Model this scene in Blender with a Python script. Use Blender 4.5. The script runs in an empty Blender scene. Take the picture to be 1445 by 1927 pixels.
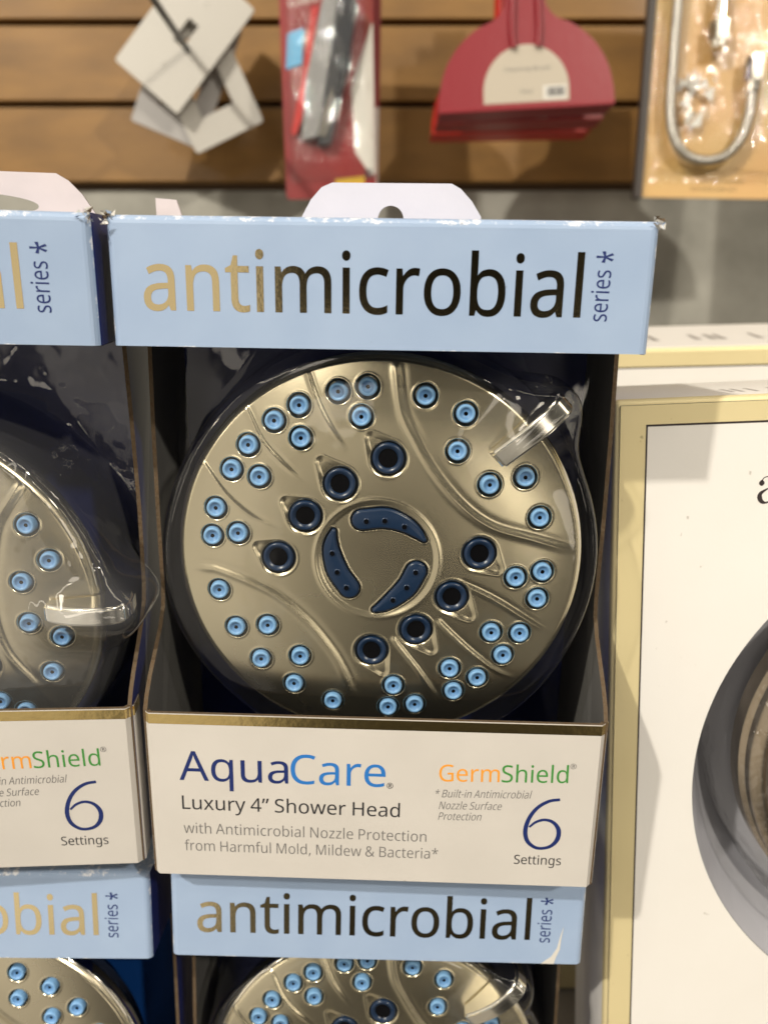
import bpy, bmesh, math, random, json
import numpy as np
from mathutils import Vector, Matrix, Euler
random.seed(7); rng = np.random.default_rng(7)
S = bpy.context.scene; COL = S.collection; R = math.radians

# ------------------------------------------------------------------ camera
cam = bpy.data.cameras.new("camera"); cam_o = bpy.data.objects.new("camera", cam); COL.objects.link(cam_o); S.camera = cam_o
cam.sensor_fit = 'HORIZONTAL'; cam.sensor_width = 36.0; cam.lens = 36.0 * 1450 / 1445
cam.clip_start = 0.01; cam.clip_end = 50
cam_o.location = (0, 0, 0); cam_o.rotation_euler = (R(90 - 13), 0, 0)
cam.dof.use_dof = True; cam.dof.focus_distance = 0.228; cam.dof.aperture_fstop = 12.5; cam.dof.aperture_blades = 0

# ------------------------------------------------------------------ world (dim shop interior) and lamps
W = bpy.data.worlds.new("World"); S.world = W; W.use_nodes = True
nt = W.node_tree; bg = nt.nodes['Background']
def wn(t, **k):
    n = nt.nodes.new(t)
    for a, b in k.items(): setattr(n, a, b)
    return n
def wmath(op, a, b=None, c=None):
    n = wn('ShaderNodeMath', operation=op)
    for i, v in enumerate((a, b, c)):
        if v is None: continue
        if isinstance(v, (int, float)): n.inputs[i].default_value = v
        else: nt.links.new(v, n.inputs[i])
    return n.outputs[0]
def wstep(v, a, b):
    n = wn('ShaderNodeMapRange', interpolation_type='SMOOTHSTEP'); nt.links.new(v, n.inputs['Value'])
    n.inputs['From Min'].default_value = a; n.inputs['From Max'].default_value = b
    return n.outputs['Result']
tc = wn('ShaderNodeTexCoord'); sx = wn('ShaderNodeSeparateXYZ'); nt.links.new(tc.outputs['Generated'], sx.inputs[0])
X, Y, Z = sx.outputs
noise = wn('ShaderNodeTexNoise'); nt.links.new(tc.outputs['Generated'], noise.inputs['Vector']); noise.inputs['Scale'].default_value = 4.5; noise.inputs['Detail'].default_value = 5
left = wmath('MULTIPLY', wstep(X, -0.17, -0.235), wmath('MULTIPLY', wstep(Z, -0.85, -0.4), wstep(Z, 0.75, 0.35)))          # brighter aisle on the left
ceil = wstep(Z, 0.18, 0.6)
blot = wstep(noise.outputs['Fac'], 0.46, 0.62)
person = wmath('MULTIPLY', wstep(wmath('ABSOLUTE', wmath('ADD', X, -0.03)), 0.27, 0.13), wmath('MULTIPLY', wstep(Y, 0.0, -0.2), wstep(Z, 0.22, 0.10)))   # whoever holds the phone
lvl = wmath('ADD', wmath('MULTIPLY', left, 0.65), wmath('ADD', wmath('MULTIPLY', ceil, 0.05), wmath('MULTIPLY_ADD', blot, 0.03, wmath('MULTIPLY_ADD', wmath('MULTIPLY', wstep(Z, -0.07, -0.26), wstep(noise.outputs['Fac'], 0.30, 0.60)), 0.20, 0.025))))
lvl = wmath('MULTIPLY', lvl, wmath('MULTIPLY_ADD', person, -0.72, 1.0))
for az, el, rad, st in ((-34, 33, 2.6, 26), (-12, 47, 2.2, 24), (16, 29, 2.0, 26), (41, 44, 2.6, 22), (-62, 20, 2.4, 26), (66, 26, 2.4, 20), (5, 68, 3.0, 24), (-150, 55, 3, 16), (150, 60, 3, 16), (-22, 18, 1.3, 22), (28, 14, 1.2, 22), (12, -12, 4.2, 8), (20, -15, 3.6, 7), (-15, 12, 5.0, 8), (-7, -8, 3.0, 4)):  # small bright spots added to the world for glints on plastic and metal
    d = (math.sin(R(az)) * math.cos(R(el)), -math.cos(R(az)) * math.cos(R(el)), math.sin(R(el)))
    dt = wn('ShaderNodeVectorMath', operation='DOT_PRODUCT'); nt.links.new(tc.outputs['Generated'], dt.inputs[0]); dt.inputs[1].default_value = d
    lvl = wmath('MULTIPLY_ADD', wstep(dt.outputs['Value'], math.cos(R(rad * 1.15)), math.cos(R(rad * 0.85))), st * 0.6, lvl)
zi = wmath('DIVIDE', 1.0, wmath('MAXIMUM', Z, 0.02)); ux = wmath('MULTIPLY', X, zi); uy = wmath('MULTIPLY', Y, zi)
for p, q, c0, hw, a0, a1, st in ((ux, uy, -1.15, 0.05, -3.2, -0.4, 11), (ux, uy, 0.85, 0.05, -3.4, -0.7, 9), (uy, ux, -0.62, 0.04, -1.0, 0.6, 9)):   # made-up overhead strips, added for long streaks on the curved plastic
    near = wstep(wmath('ABSOLUTE', wmath('SUBTRACT', p, c0)), hw * 1.2, hw * 0.8)
    lvl = wmath('MULTIPLY_ADD', wmath('MULTIPLY', near, wmath('MULTIPLY', wmath('GREATER_THAN', q, a0), wmath('LESS_THAN', q, a1))), st * 0.5, lvl)
azi = wmath('ARCTAN2', X, wmath('MULTIPLY', Y, -1.0))
for a0, w, z0, z1, st in ((-64, 1.3, -0.15, 0.6, 8), (-80, 0.9, -0.3, 0.35, 8), (60, 1.2, -0.1, 0.6, 8), (78, 0.9, -0.3, 0.3, 7)):   # made-up upright strips at both sides, added for streaks on the blister rims
    near = wstep(wmath('ABSOLUTE', wmath('SUBTRACT', azi, R(a0))), R(w) * 1.2, R(w) * 0.8)
    lvl = wmath('MULTIPLY_ADD', wmath('MULTIPLY', near, wmath('MULTIPLY', wmath('GREATER_THAN', Z, z0), wmath('LESS_THAN', Z, z1))), st * 0.5, lvl)
colw = wn('ShaderNodeMix', data_type='RGBA'); nt.links.new(noise.outputs['Fac'], colw.inputs['Factor'])
colw.inputs[6].default_value = (1.0, 0.86, 0.68, 1); colw.inputs[7].default_value = (1.0, 0.94, 0.84, 1)
nt.links.new(colw.outputs[2], bg.inputs['Color']); nt.links.new(lvl, bg.inputs['Strength'])

def lamp(name, loc, target, power, size, color):
    d = bpy.data.lights.new(name, 'AREA'); d.shape = 'DISK'; d.size = size; d.energy = power; d.color = color
    o = bpy.data.objects.new(name, d); COL.objects.link(o); o.location = loc
    o.rotation_euler = (Vector(target) - Vector(loc)).to_track_quat('-Z', 'Y').to_euler()
    return o
for L in [('spot_lamp_left', (-1.42, -1.25, 1.72), (0, 0.25, -0.05), 74, 0.08, (1.0, 0.93, 0.82)), ('spot_lamp_right', (1.1, -1.3, 1.25), (0, 0.4, 0), 30, 0.10, (1.0, 0.92, 0.79))]: lamp(*L)
S.view_settings.view_transform = 'Standard'; S.view_settings.look = 'None'; S.view_settings.exposure = -0.12; S.view_settings.gamma = 1
S.view_settings.use_curve_mapping = False
S.render.engine = 'CYCLES'; S.cycles.use_denoising = True; S.cycles.max_bounces = 10; S.cycles.transparent_max_bounces = 24
S.cycles.use_light_tree = False; W.cycles.sampling_method = 'MANUAL'; W.cycles.sample_map_resolution = 2048; S.cycles.sample_clamp_indirect = 4; S.cycles.denoising_prefilter = 'ACCURATE'
S.cycles.caustics_reflective = False; S.cycles.caustics_refractive = False

# ------------------------------------------------------------------ materials
def mat(name, color, rough=0.5, metal=0.0, spec=0.5, bump=None, var=None, coat=0.0, rvar=None):
    m = bpy.data.materials.new(name); m.use_nodes = True; t = m.node_tree; b = t.nodes['Principled BSDF']
    b.inputs['Base Color'].default_value = (*color, 1); b.inputs['Roughness'].default_value = rough
    b.inputs['Metallic'].default_value = metal; b.inputs['Specular IOR Level'].default_value = spec; b.inputs['Coat Weight'].default_value = coat
    b.inputs['Coat Roughness'].default_value = 0.15
    co = t.nodes.new('ShaderNodeTexCoord')
    def nz(scale, detail=3, stretch=None):
        n = t.nodes.new('ShaderNodeTexNoise'); n.inputs['Scale'].default_value = scale; n.inputs['Detail'].default_value = detail
        if stretch:
            mp = t.nodes.new('ShaderNodeMapping'); mp.inputs['Scale'].default_value = stretch; t.links.new(co.outputs['Object'], mp.inputs[0]); t.links.new(mp.outputs[0], n.inputs['Vector'])
        else: t.links.new(co.outputs['Object'], n.inputs['Vector'])
        return n
    if bump:
        n = nz(bump[0], 4, bump[3] if len(bump) > 3 else None); bp = t.nodes.new('ShaderNodeBump'); bp.inputs['Strength'].default_value = bump[1]; bp.inputs['Distance'].default_value = bump[2]
        t.links.new(n.outputs['Fac'], bp.inputs['Height']); t.links.new(bp.outputs[0], b.inputs['Normal'])
    if var:   # (scale, other colour, amount[, stretch])
        n = nz(var[0], 6, var[3] if len(var) > 3 else None); mx = t.nodes.new('ShaderNodeMix'); mx.data_type = 'RGBA'
        mr = t.nodes.new('ShaderNodeMapRange'); t.links.new(n.outputs['Fac'], mr.inputs['Value']); mr.inputs['From Min'].default_value = 0.35; mr.inputs['From Max'].default_value = 0.7; mr.inputs['To Max'].default_value = var[2]
        t.links.new(mr.outputs[0], mx.inputs['Factor']); mx.inputs[6].default_value = (*color, 1); mx.inputs[7].default_value = (*var[1], 1); t.links.new(mx.outputs[2], b.inputs['Base Color'])
    if rvar:  # (scale, lo, hi)
        n = nz(rvar[0], 5); mr = t.nodes.new('ShaderNodeMapRange'); t.links.new(n.outputs['Fac'], mr.inputs['Value'])
        mr.inputs['From Min'].default_value = 0.3; mr.inputs['From Max'].default_value = 0.7; mr.inputs['To Min'].default_value = rvar[1]; mr.inputs['To Max'].default_value = rvar[2]
        t.links.new(mr.outputs[0], b.inputs['Roughness'])
    return m
def clear_plastic(name, tint=(1, 1, 1), rough=0.04, bump=(40, 0.5, 0.002), ior=1.5, gain=1.0, haze=0.0):
    m = bpy.data.materials.new(name); m.use_nodes = True; t = m.node_tree; t.nodes.clear()
    out = t.nodes.new('ShaderNodeOutputMaterial'); tr = t.nodes.new('ShaderNodeBsdfTransparent'); tr.inputs[0].default_value = (*tint, 1)
    gl = t.nodes.new('ShaderNodeBsdfGlossy'); gl.inputs['Roughness'].default_value = rough
    fr = t.nodes.new('ShaderNodeLayerWeight')
    co = t.nodes.new('ShaderNodeTexCoord'); n = t.nodes.new('ShaderNodeTexNoise'); n.inputs['Scale'].default_value = bump[0]; n.inputs['Detail'].default_value = 3
    t.links.new(co.outputs['Object'], n.inputs['Vector']); bp = t.nodes.new('ShaderNodeBump'); bp.inputs['Strength'].default_value = bump[1]; bp.inputs['Distance'].default_value = bump[2]
    t.links.new(n.outputs['Fac'], bp.inputs['Height']); t.links.new(bp.outputs[0], gl.inputs['Normal']); t.links.new(bp.outputs[0], fr.inputs['Normal'])
    g = t.nodes.new('ShaderNodeMath'); g.operation = 'MULTIPLY'; g.inputs[1].default_value = gain; pw = t.nodes.new('ShaderNodeMath'); pw.operation = 'POWER'; pw.inputs[1].default_value = 5; t.links.new(fr.outputs['Facing'], pw.inputs[0])
    sc = t.nodes.new('ShaderNodeMath'); sc.operation = 'MULTIPLY_ADD'; sc.inputs[1].default_value = 0.93; sc.inputs[2].default_value = 0.06; t.links.new(pw.outputs[0], sc.inputs[0]); t.links.new(sc.outputs[0], g.inputs[0])
    mx = t.nodes.new('ShaderNodeMixShader'); t.links.new(g.outputs[0], mx.inputs[0]); t.links.new(tr.outputs[0], mx.inputs[1]); t.links.new(gl.outputs[0], mx.inputs[2])
    last = mx
    if haze:
        df = t.nodes.new('ShaderNodeBsdfDiffuse'); df.inputs[0].default_value = (0.8, 0.8, 0.8, 1); m2 = t.nodes.new('ShaderNodeMixShader'); m2.inputs[0].default_value = haze
        t.links.new(mx.outputs[0], m2.inputs[1]); t.links.new(df.outputs[0], m2.inputs[2]); last = m2
    t.links.new(last.outputs[0], out.inputs[0])
    return m
M = {}
M['blue'] = mat('light_blue_card', (0.305, 0.405, 0.575), 0.40, 0, 0.5, (75, 0.22, 0.0008), (60, (0.345, 0.45, 0.615), 0.5), 0.25, (55, 0.28, 0.6))
def add_wear(m):
    t = m.node_tree; b = t.nodes['Principled BSDF']; src = b.inputs['Base Color'].links[0].from_socket
    co = t.nodes.new('ShaderNodeTexCoord'); sp = t.nodes.new('ShaderNodeSeparateXYZ'); t.links.new(co.outputs['Object'], sp.inputs[0])
    def mth(op, a, b2=None, c=None):
        n = t.nodes.new('ShaderNodeMath'); n.operation = op
        for i, v in enumerate((a, b2, c)):
            if v is None: continue
            if isinstance(v, (int, float)): n.inputs[i].default_value = v
            else: t.links.new(v, n.inputs[i])
        return n.outputs[0]
    ax = mth('ABSOLUTE', sp.outputs['X'])
    def near(v, a, b2):
        n = t.nodes.new('ShaderNodeMapRange'); t.links.new(v, n.inputs['Value']); n.inputs['From Min'].default_value = a; n.inputs['From Max'].default_value = b2; return n.outputs[0]
    edge = mth('MAXIMUM', near(sp.outputs['Z'], -0.0042, -0.0012), mth('MAXIMUM', near(ax, 0.0695, 0.0722), near(sp.outputs['Z'], -0.0322, -0.0338)))
    n1 = t.nodes.new('ShaderNodeTexNoise'); n1.inputs['Scale'].default_value = 330; n1.inputs['Detail'].default_value = 6; n1.inputs['Roughness'].default_value = 0.7; t.links.new(co.outputs['Object'], n1.inputs['Vector'])
    n2 = t.nodes.new('ShaderNodeTexNoise'); n2.inputs['Scale'].default_value = 70; n2.inputs['Detail'].default_value = 3; t.links.new(co.outputs['Object'], n2.inputs['Vector'])
    w = near(mth('MULTIPLY', edge, mth('MULTIPLY', n1.outputs['Fac'], mth('ADD', n2.outputs['Fac'], 0.45))), 0.50, 0.60)
    n3 = t.nodes.new('ShaderNodeTexNoise'); n3.inputs['Scale'].default_value = 260; n3.inputs['Detail'].default_value = 2; t.links.new(co.outputs['Object'], n3.inputs['Vector'])
    dirt = near(n3.outputs['Fac'], 0.735, 0.77)
    m1 = t.nodes.new('ShaderNodeMix'); m1.data_type = 'RGBA'; t.links.new(w, m1.inputs['Factor']); t.links.new(src, m1.inputs[6]); m1.inputs[7].default_value = (0.74, 0.76, 0.80, 1)
    m2 = t.nodes.new('ShaderNodeMix'); m2.data_type = 'RGBA'; t.links.new(mth('MULTIPLY', dirt, 0.6), m2.inputs['Factor']); t.links.new(m1.outputs[2], m2.inputs[6]); m2.inputs[7].default_value = (0.16, 0.19, 0.25, 1)
    t.links.new(m2.outputs[2], b.inputs['Base Color'])
add_wear(M['blue'])
M['navy'] = mat('navy_card', (0.011, 0.021, 0.125), 0.35, 0, 0.4, (700, 0.1, 0.0003))
M['royal'] = mat('royal_blue_card', (0.004, 0.045, 0.20), 0.45, 0, 0.4, (700, 0.1, 0.0003))
M['grey_board'] = mat('grey_board', (0.115, 0.112, 0.105), 0.7, 0, 0.3, (600, 0.2, 0.0003), (25, (0.08, 0.078, 0.075), 0.6))
M['kraft'] = mat('kraft_edge', (0.115, 0.085, 0.055), 0.9, 0, 0.2, (900, 0.8, 0.0006), (700, (0.10, 0.06, 0.03), 0.8))
M['cream'] = mat('white_card', (0.59, 0.56, 0.515), 0.5, 0, 0.4, (1100, 0.10, 0.0003), (45, (0.54, 0.512, 0.47), 0.6), 0.1)
M['foil'] = mat('gold_foil', (0.80, 0.62, 0.27), 0.16, 1, 0.5, (350, 0.16, 0.0004), (120, (0.72, 0.52, 0.2), 0.5))
M['letter_foil'] = mat('letter_foil', (0.88, 0.73, 0.42), 0.09, 1, 0.5, (900, 0.07, 0.0002))
M['ink_navy'] = mat('navy_ink', (0.008, 0.022, 0.13), 0.45)
M['ink_blue'] = mat('blue_ink', (0.02, 0.17, 0.52), 0.45)
M['ink_black'] = mat('black_ink', (0.018, 0.018, 0.022), 0.5)
M['ink_grey'] = mat('grey_ink', (0.16, 0.155, 0.15), 0.5)
M['ink_orange'] = mat('orange_ink', (0.83, 0.33, 0.03), 0.5)
M['ink_green'] = mat('green_ink', (0.05, 0.26, 0.045), 0.5)
M['tab'] = mat('lavender_card', (0.62, 0.61, 0.68), 0.45, 0, 0.4, (300, 0.2, 0.0005), (30, (0.55, 0.55, 0.62), 0.7))
M['tab_pink'] = mat('pinkish_card', (0.66, 0.58, 0.58), 0.4, 0, 0.4, (200, 0.3, 0.0006), (40, (0.56, 0.5, 0.5), 0.7))
M['nickel'] = mat('brushed_nickel', (0.70, 0.635, 0.47), 0.26, 1, 0.5, None, (45, (0.63, 0.57, 0.415), 0.5), 0, (22, 0.22, 0.29))
M['chrome'] = mat('chrome', (0.78, 0.75, 0.68), 0.08, 1, 0.5, (180, 0.08, 0.0004))
M['lever_chrome'] = mat('satin_chrome', (0.88, 0.86, 0.80), 0.17, 1, 0.5, (120, 0.06, 0.0004))
M['rubber_light'] = mat('pale_blue_rubber', (0.19, 0.39, 0.67), 0.42, 0, 0.5, (900, 0.1, 0.0002))
M['rubber_mid'] = mat('mid_blue_rubber', (0.115, 0.27, 0.53), 0.45, 0, 0.5)
M['rubber_dark'] = mat('dark_blue_rubber', (0.004, 0.021, 0.062), 0.3, 0, 0.5, (900, 0.1, 0.0002))
M['black'] = mat('black_hole', (0.002, 0.002, 0.003), 1.0, 0, 0.0)
M['well'] = mat('dark_well', (0.035, 0.04, 0.045), 0.35, 0.6)
M['blister'] = clear_plastic('clear_blister', (0.97, 0.97, 0.95), 0.03, (30, 0.22, 0.003), 1.5, 0.8, 0.003)
M['blister_wrinkled'] = clear_plastic('wrinkled_blister', (0.96, 0.96, 0.95), 0.04, (30, 0.75, 0.004), 1.5, 1.4, 0.045)
M['blister_wall'] = clear_plastic('clear_wrap', (0.97, 0.97, 0.96), 0.05, (55, 0.9, 0.006), 1.5, 0.9, 0.01)
M['box_white'] = mat('white_box_card', (0.76, 0.74, 0.70), 0.5, 0, 0.4, (900, 0.08, 0.0003), (25, (0.735, 0.71, 0.665), 0.6), 0.1)
M['gold_print'] = mat('gold_print', (0.74, 0.635, 0.36), 0.40, 0.2, 0.5, (1200, 0.08, 0.0002), (30, (0.70, 0.595, 0.33), 0.6))
M['ink_brown'] = mat('brown_ink', (0.03, 0.02, 0.02), 0.5)
M['tray_grey'] = mat('grey_tray', (0.44, 0.44, 0.48), 0.16, 0, 0.5, (20, 0.3, 0.004))
M['bronze'] = mat('warm_nickel', (0.46, 0.38, 0.28), 0.22, 1, 0.5, (14, 0.3, 0.004))
M['wood'] = mat('slat_board', (0.265, 0.138, 0.034), 0.55, 0, 0.4, (260, 0.25, 0.0015), (14, (0.16, 0.082, 0.021), 0.9, (0.7, 1, 2.2)), 0.1)
M['wood_dark'] = mat('slat_groove', (0.07, 0.038, 0.014), 0.8)
M['concrete'] = mat('concrete', (0.36, 0.352, 0.31), 0.85, 0, 0.3, (60, 0.4, 0.003), (11, (0.20, 0.197, 0.17), 1.0))
M['shelf'] = mat('shelf_laminate', (0.25, 0.23, 0.2), 0.6)
M['steel'] = mat('dark_steel', (0.10, 0.10, 0.10), 0.35, 0.8)
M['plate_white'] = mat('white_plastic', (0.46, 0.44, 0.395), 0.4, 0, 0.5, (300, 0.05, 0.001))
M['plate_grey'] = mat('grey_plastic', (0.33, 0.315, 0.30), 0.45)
M['card_red'] = mat('red_card', (0.26, 0.012, 0.012), 0.35, 0, 0.5, None, (18, (0.16, 0.02, 0.02), 0.8))
M['card_maroon'] = mat('maroon_card', (0.17, 0.02, 0.022), 0.4, 0, 0.5, None, (22, (0.28, 0.03, 0.03), 0.8))
M['card_white'] = mat('pale_card', (0.62, 0.60, 0.55), 0.45)
M['red_plastic'] = mat('red_plastic', (0.50, 0.012, 0.008), 0.35)
M['pan_rose'] = mat('rose_plastic', (0.23, 0.006, 0.014), 0.42, 0, 0.5, (120, 0.15, 0.001))
M['pan_red'] = mat('scarlet_plastic', (0.46, 0.016, 0.006), 0.35)
M['pan_deep'] = mat('deep_red_plastic', (0.27, 0.009, 0.008), 0.35)
M['label_beige'] = mat('beige_label', (0.45, 0.40, 0.32), 0.6)
M['yellow'] = mat('yellow_print', (0.58, 0.36, 0.02), 0.5)
M['tag_blue'] = mat('blue_tag', (0.12, 0.40, 0.66), 0.5)
M['knife_grey'] = mat('knife_grey', (0.26, 0.26, 0.26), 0.4, 0.2)
M['knife_black'] = mat('knife_black', (0.022, 0.024, 0.028), 0.35)
M['tan_card'] = mat('tan_card', (0.56, 0.37, 0.13), 0.42, 0, 0.5, None, (9, (0.60, 0.31, 0.11), 0.9))
M['dark_edge'] = mat('dark_edge', (0.03, 0.022, 0.018), 0.5)
M['hose'] = mat('braided_hose', (0.42, 0.40, 0.36), 0.3, 1, 0.5, (900, 0.8, 0.001))
def add_dirt(m, scale, dark):
    t = m.node_tree; b = t.nodes['Principled BSDF']; src = b.inputs['Base Color'].links[0].from_socket; co = t.nodes.new('ShaderNodeTexCoord')
    n = t.nodes.new('ShaderNodeTexNoise'); n.inputs['Scale'].default_value = scale; n.inputs['Detail'].default_value = 2; t.links.new(co.outputs['Object'], n.inputs['Vector'])
    g = t.nodes.new('ShaderNodeMapRange'); t.links.new(n.outputs['Fac'], g.inputs['Value']); g.inputs['From Min'].default_value = 0.74; g.inputs['From Max'].default_value = 0.79; g.inputs['To Max'].default_value = 0.55
    x = t.nodes.new('ShaderNodeMix'); x.data_type = 'RGBA'; t.links.new(g.outputs[0], x.inputs['Factor']); t.links.new(src, x.inputs[6]); x.inputs[7].default_value = (*dark, 1); t.links.new(x.outputs[2], b.inputs['Base Color'])
add_dirt(M['cream'], 300, (0.25, 0.22, 0.19)); add_dirt(M['box_white'], 230, (0.3, 0.27, 0.22)); add_dirt(M['gold_print'], 200, (0.25, 0.2, 0.1))
# gradient-free print on the white boxes: gold where the face turns into the front, white behind
def box_print():
    m = mat('white_box_with_gold_border', (0.76, 0.74, 0.70), 0.45, 0, 0.4, (900, 0.08, 0.0003)); t = m.node_tree; b = t.nodes['Principled BSDF']
    co = t.nodes.new('ShaderNodeTexCoord'); sp = t.nodes.new('ShaderNodeSeparateXYZ'); t.links.new(co.outputs['Object'], sp.inputs[0])
    g = t.nodes.new('ShaderNodeMath'); g.operation = 'LESS_THAN'; g.inputs[1].default_value = 0.0045; t.links.new(sp.outputs['Y'], g.inputs[0])
    mx = t.nodes.new('ShaderNodeMix'); mx.data_type = 'RGBA'; t.links.new(g.outputs[0], mx.inputs['Factor'])
    mx.inputs[6].default_value = (0.76, 0.74, 0.70, 1); mx.inputs[7].default_value = (0.74, 0.635, 0.36, 1); t.links.new(mx.outputs[2], b.inputs['Base Color'])
    mm = t.nodes.new('ShaderNodeMath'); mm.operation = 'MULTIPLY'; mm.inputs[1].default_value = 0.2; t.links.new(g.outputs[0], mm.inputs[0]); t.links.new(mm.outputs[0], b.inputs['Metallic'])
    return m
M['box_print'] = box_print()

# ------------------------------------------------------------------ helpers (all lengths in millimetres in the object's own frame)
K = 0.001
def link(o, parent=None):
    COL.objects.link(o)
    if parent is not None: o.parent = parent
    return o
def root(name, label, cat, loc=(0, 0, 0), rot=(0, 0, 0), group=None):
    o = bpy.data.objects.new(name, None); o.empty_display_size = 0.02; COL.objects.link(o)
    o.location = loc; o.rotation_euler = rot; tag(o, label, cat, group); return o
def tag(o, label=None, cat=None, group=None, kind=None):
    for k, v in (('label', label), ('category', cat), ('group', group), ('kind', kind)):
        if v: o[k] = v
    return o
def finish(name, me, mats, parent=None, smooth=False, angle=None):
    for m in (mats if isinstance(mats, (list, tuple)) else [mats]): me.materials.append(m)
    if smooth:
        me.polygons.foreach_set('use_smooth', [True] * len(me.polygons))
        if angle is not None: me.set_sharp_from_angle(angle=R(angle))
    me.update()
    return link(bpy.data.objects.new(name, me), parent)
def from_bm(name, bm, mats, parent=None, smooth=False, angle=None, normals=True):
    if normals: bmesh.ops.recalc_face_normals(bm, faces=bm.faces)
    me = bpy.data.meshes.new(name); bm.to_mesh(me); bm.free(); return finish(name, me, mats, parent, smooth, angle)
def box(bm, x0, x1, y0, y1, z0, z1, mi=0, faces=None, bev=0.0, seg=2):
    v = [bm.verts.new((x * K, y * K, z * K)) for x in (x0, x1) for y in (y0, y1) for z in (z0, z1)]
    F = {'l': (0, 1, 3, 2), 'r': (4, 6, 7, 5), 'f': (0, 4, 5, 1), 'b': (2, 3, 7, 6), 'd': (0, 2, 6, 4), 'u': (1, 5, 7, 3)}
    fs = []
    for k, q in F.items():
        f = bm.faces.new([v[i] for i in q]); f.material_index = (faces or {}).get(k, mi); fs.append(f)
    if bev:
        es = list({e for f in fs for e in f.edges}); bmesh.ops.bevel(bm, geom=es, offset=bev * K, segments=seg, profile=0.5, affect='EDGES')
    return bm
def plate(name, loops, y, th, mats, parent=None, edge=False, offset=0.0, rot=None):
    """flat outline(s) in x,z filled with holes, front at y, thickness th (0 = print)"""
    cu = bpy.data.curves.new(name, 'CURVE'); cu.dimensions = '2D'; cu.fill_mode = 'BOTH'; cu.extrude = th / 2; cu.offset = offset
    for lp in loops:
        sp = cu.splines.new('POLY'); sp.points.add(len(lp) - 1)
        sp.points.foreach_set('co', [c for p in lp for c in (p[0], p[1], 0, 1)]); sp.use_cyclic_u = True
    o = bpy.data.objects.new(name, cu); COL.objects.link(o); bpy.context.view_layer.update()
    me = bpy.data.meshes.new_from_object(o.evaluated_get(bpy.context.evaluated_depsgraph_get()))
    bpy.data.objects.remove(o); bpy.data.curves.remove(cu)
    n = len(me.vertices); a = np.empty(n * 3); me.vertices.foreach_get('co', a); a = a.reshape(-1, 3)
    b = np.stack([a[:, 0] * K, (y + th / 2 - a[:, 2]) * K, a[:, 1] * K], 1)
    me.vertices.foreach_set('co', b.ravel()); me.materials.clear()
    me.name = name
    if edge and th:
        me.update()
        for p in me.polygons: p.material_index = 1 if abs(p.normal.y) < 0.5 else 0
    return finish(name, me, mats, parent)
def lathe(bm, prof, n=48, axis='y', mi=None, center=(0, 0, 0), close=False):
    """profile of (radius, depth) turned about the y axis"""
    rings = []
    for r, d in prof:
        if r < 1e-6: rings.append([bm.verts.new(((center[0]) * K, (center[1] + d) * K, center[2] * K))])
        else: rings.append([bm.verts.new(((center[0] + r * math.cos(2 * math.pi * i / n)) * K, (center[1] + d) * K, (center[2] + r * math.sin(2 * math.pi * i / n)) * K)) for i in range(n)])
    for k in range(len(rings) - 1):
        a, b = rings[k], rings[k + 1]
        for i in range(n):
            j = (i + 1) % n
            if len(a) == 1 and len(b) == 1: continue
            if len(a) == 1: f = bm.faces.new((a[0], b[i], b[j]))
            elif len(b) == 1: f = bm.faces.new((a[i], b[0], a[j]))
            else: f = bm.faces.new((a[i], b[i], b[j], a[j]))
            if mi: f.material_index = mi[k]
    return bm
def tube(bm, pts, rad, n=14):
    pts = [Vector(p) for p in pts]; rings = []
    for i, p in enumerate(pts):
        t = (pts[min(i + 1, len(pts) - 1)] - pts[max(i - 1, 0)]).normalized()
        ref = Vector((0, 1, 0)) if abs(t.y) < 0.9 else Vector((1, 0, 0))
        u = t.cross(ref).normalized(); w = t.cross(u)
        r = rad[i] if isinstance(rad, (list, tuple)) else rad
        rings.append([bm.verts.new((p + (u * math.cos(a) + w * math.sin(a)) * r) * K) for a in (2 * math.pi * k / n for k in range(n))])
    for a, b in zip(rings, rings[1:]):
        for k in range(n): bm.faces.new((a[k], a[(k + 1) % n], b[(k + 1) % n], b[k]))
    bm.faces.new(rings[0]); bm.faces.new(rings[-1])
    return bm
def smooth_line(pts, n=8):
    P = [np.array(p, float) for p in pts]; P = [2 * P[0] - P[1]] + P + [2 * P[-1] - P[-2]]; out = []
    for i in range(1, len(P) - 2):
        for t in np.arange(0, 1, 1 / n):
            out.append(0.5 * (2 * P[i] + (P[i + 1] - P[i - 1]) * t + (2 * P[i - 1] - 5 * P[i] + 4 * P[i + 1] - P[i + 2]) * t * t + (3 * P[i] - P[i - 1] - 3 * P[i + 1] + P[i + 2]) * t ** 3))
    out.append(P[-2]); return np.array(out)
def stroke(pts, widths, n=8):
    c = smooth_line(pts, n); w = np.interp(np.linspace(0, 1, len(c)), np.linspace(0, 1, len(widths)), widths)
    t = np.gradient(c, axis=0); t /= np.linalg.norm(t, axis=1)[:, None]; nn = np.stack([-t[:, 1], t[:, 0]], 1)
    return c + nn * w[:, None] / 2, c - nn * w[:, None] / 2
def ribbon(name, strokes, y, m, parent):
    bm = bmesh.new()
    for a, b in strokes:
        va = [bm.verts.new((p[0] * K, y * K, p[1] * K)) for p in a]; vb = [bm.verts.new((p[0] * K, y * K, p[1] * K)) for p in b]
        for i in range(len(va) - 1): bm.faces.new((va[i], va[i + 1], vb[i + 1], vb[i]))
    return from_bm(name, bm, m, parent)
def circ(cx, cz, r, n=48): return [(cx + r * math.cos(2 * math.pi * i / n), cz + r * math.sin(2 * math.pi * i / n)) for i in range(n)]
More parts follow.
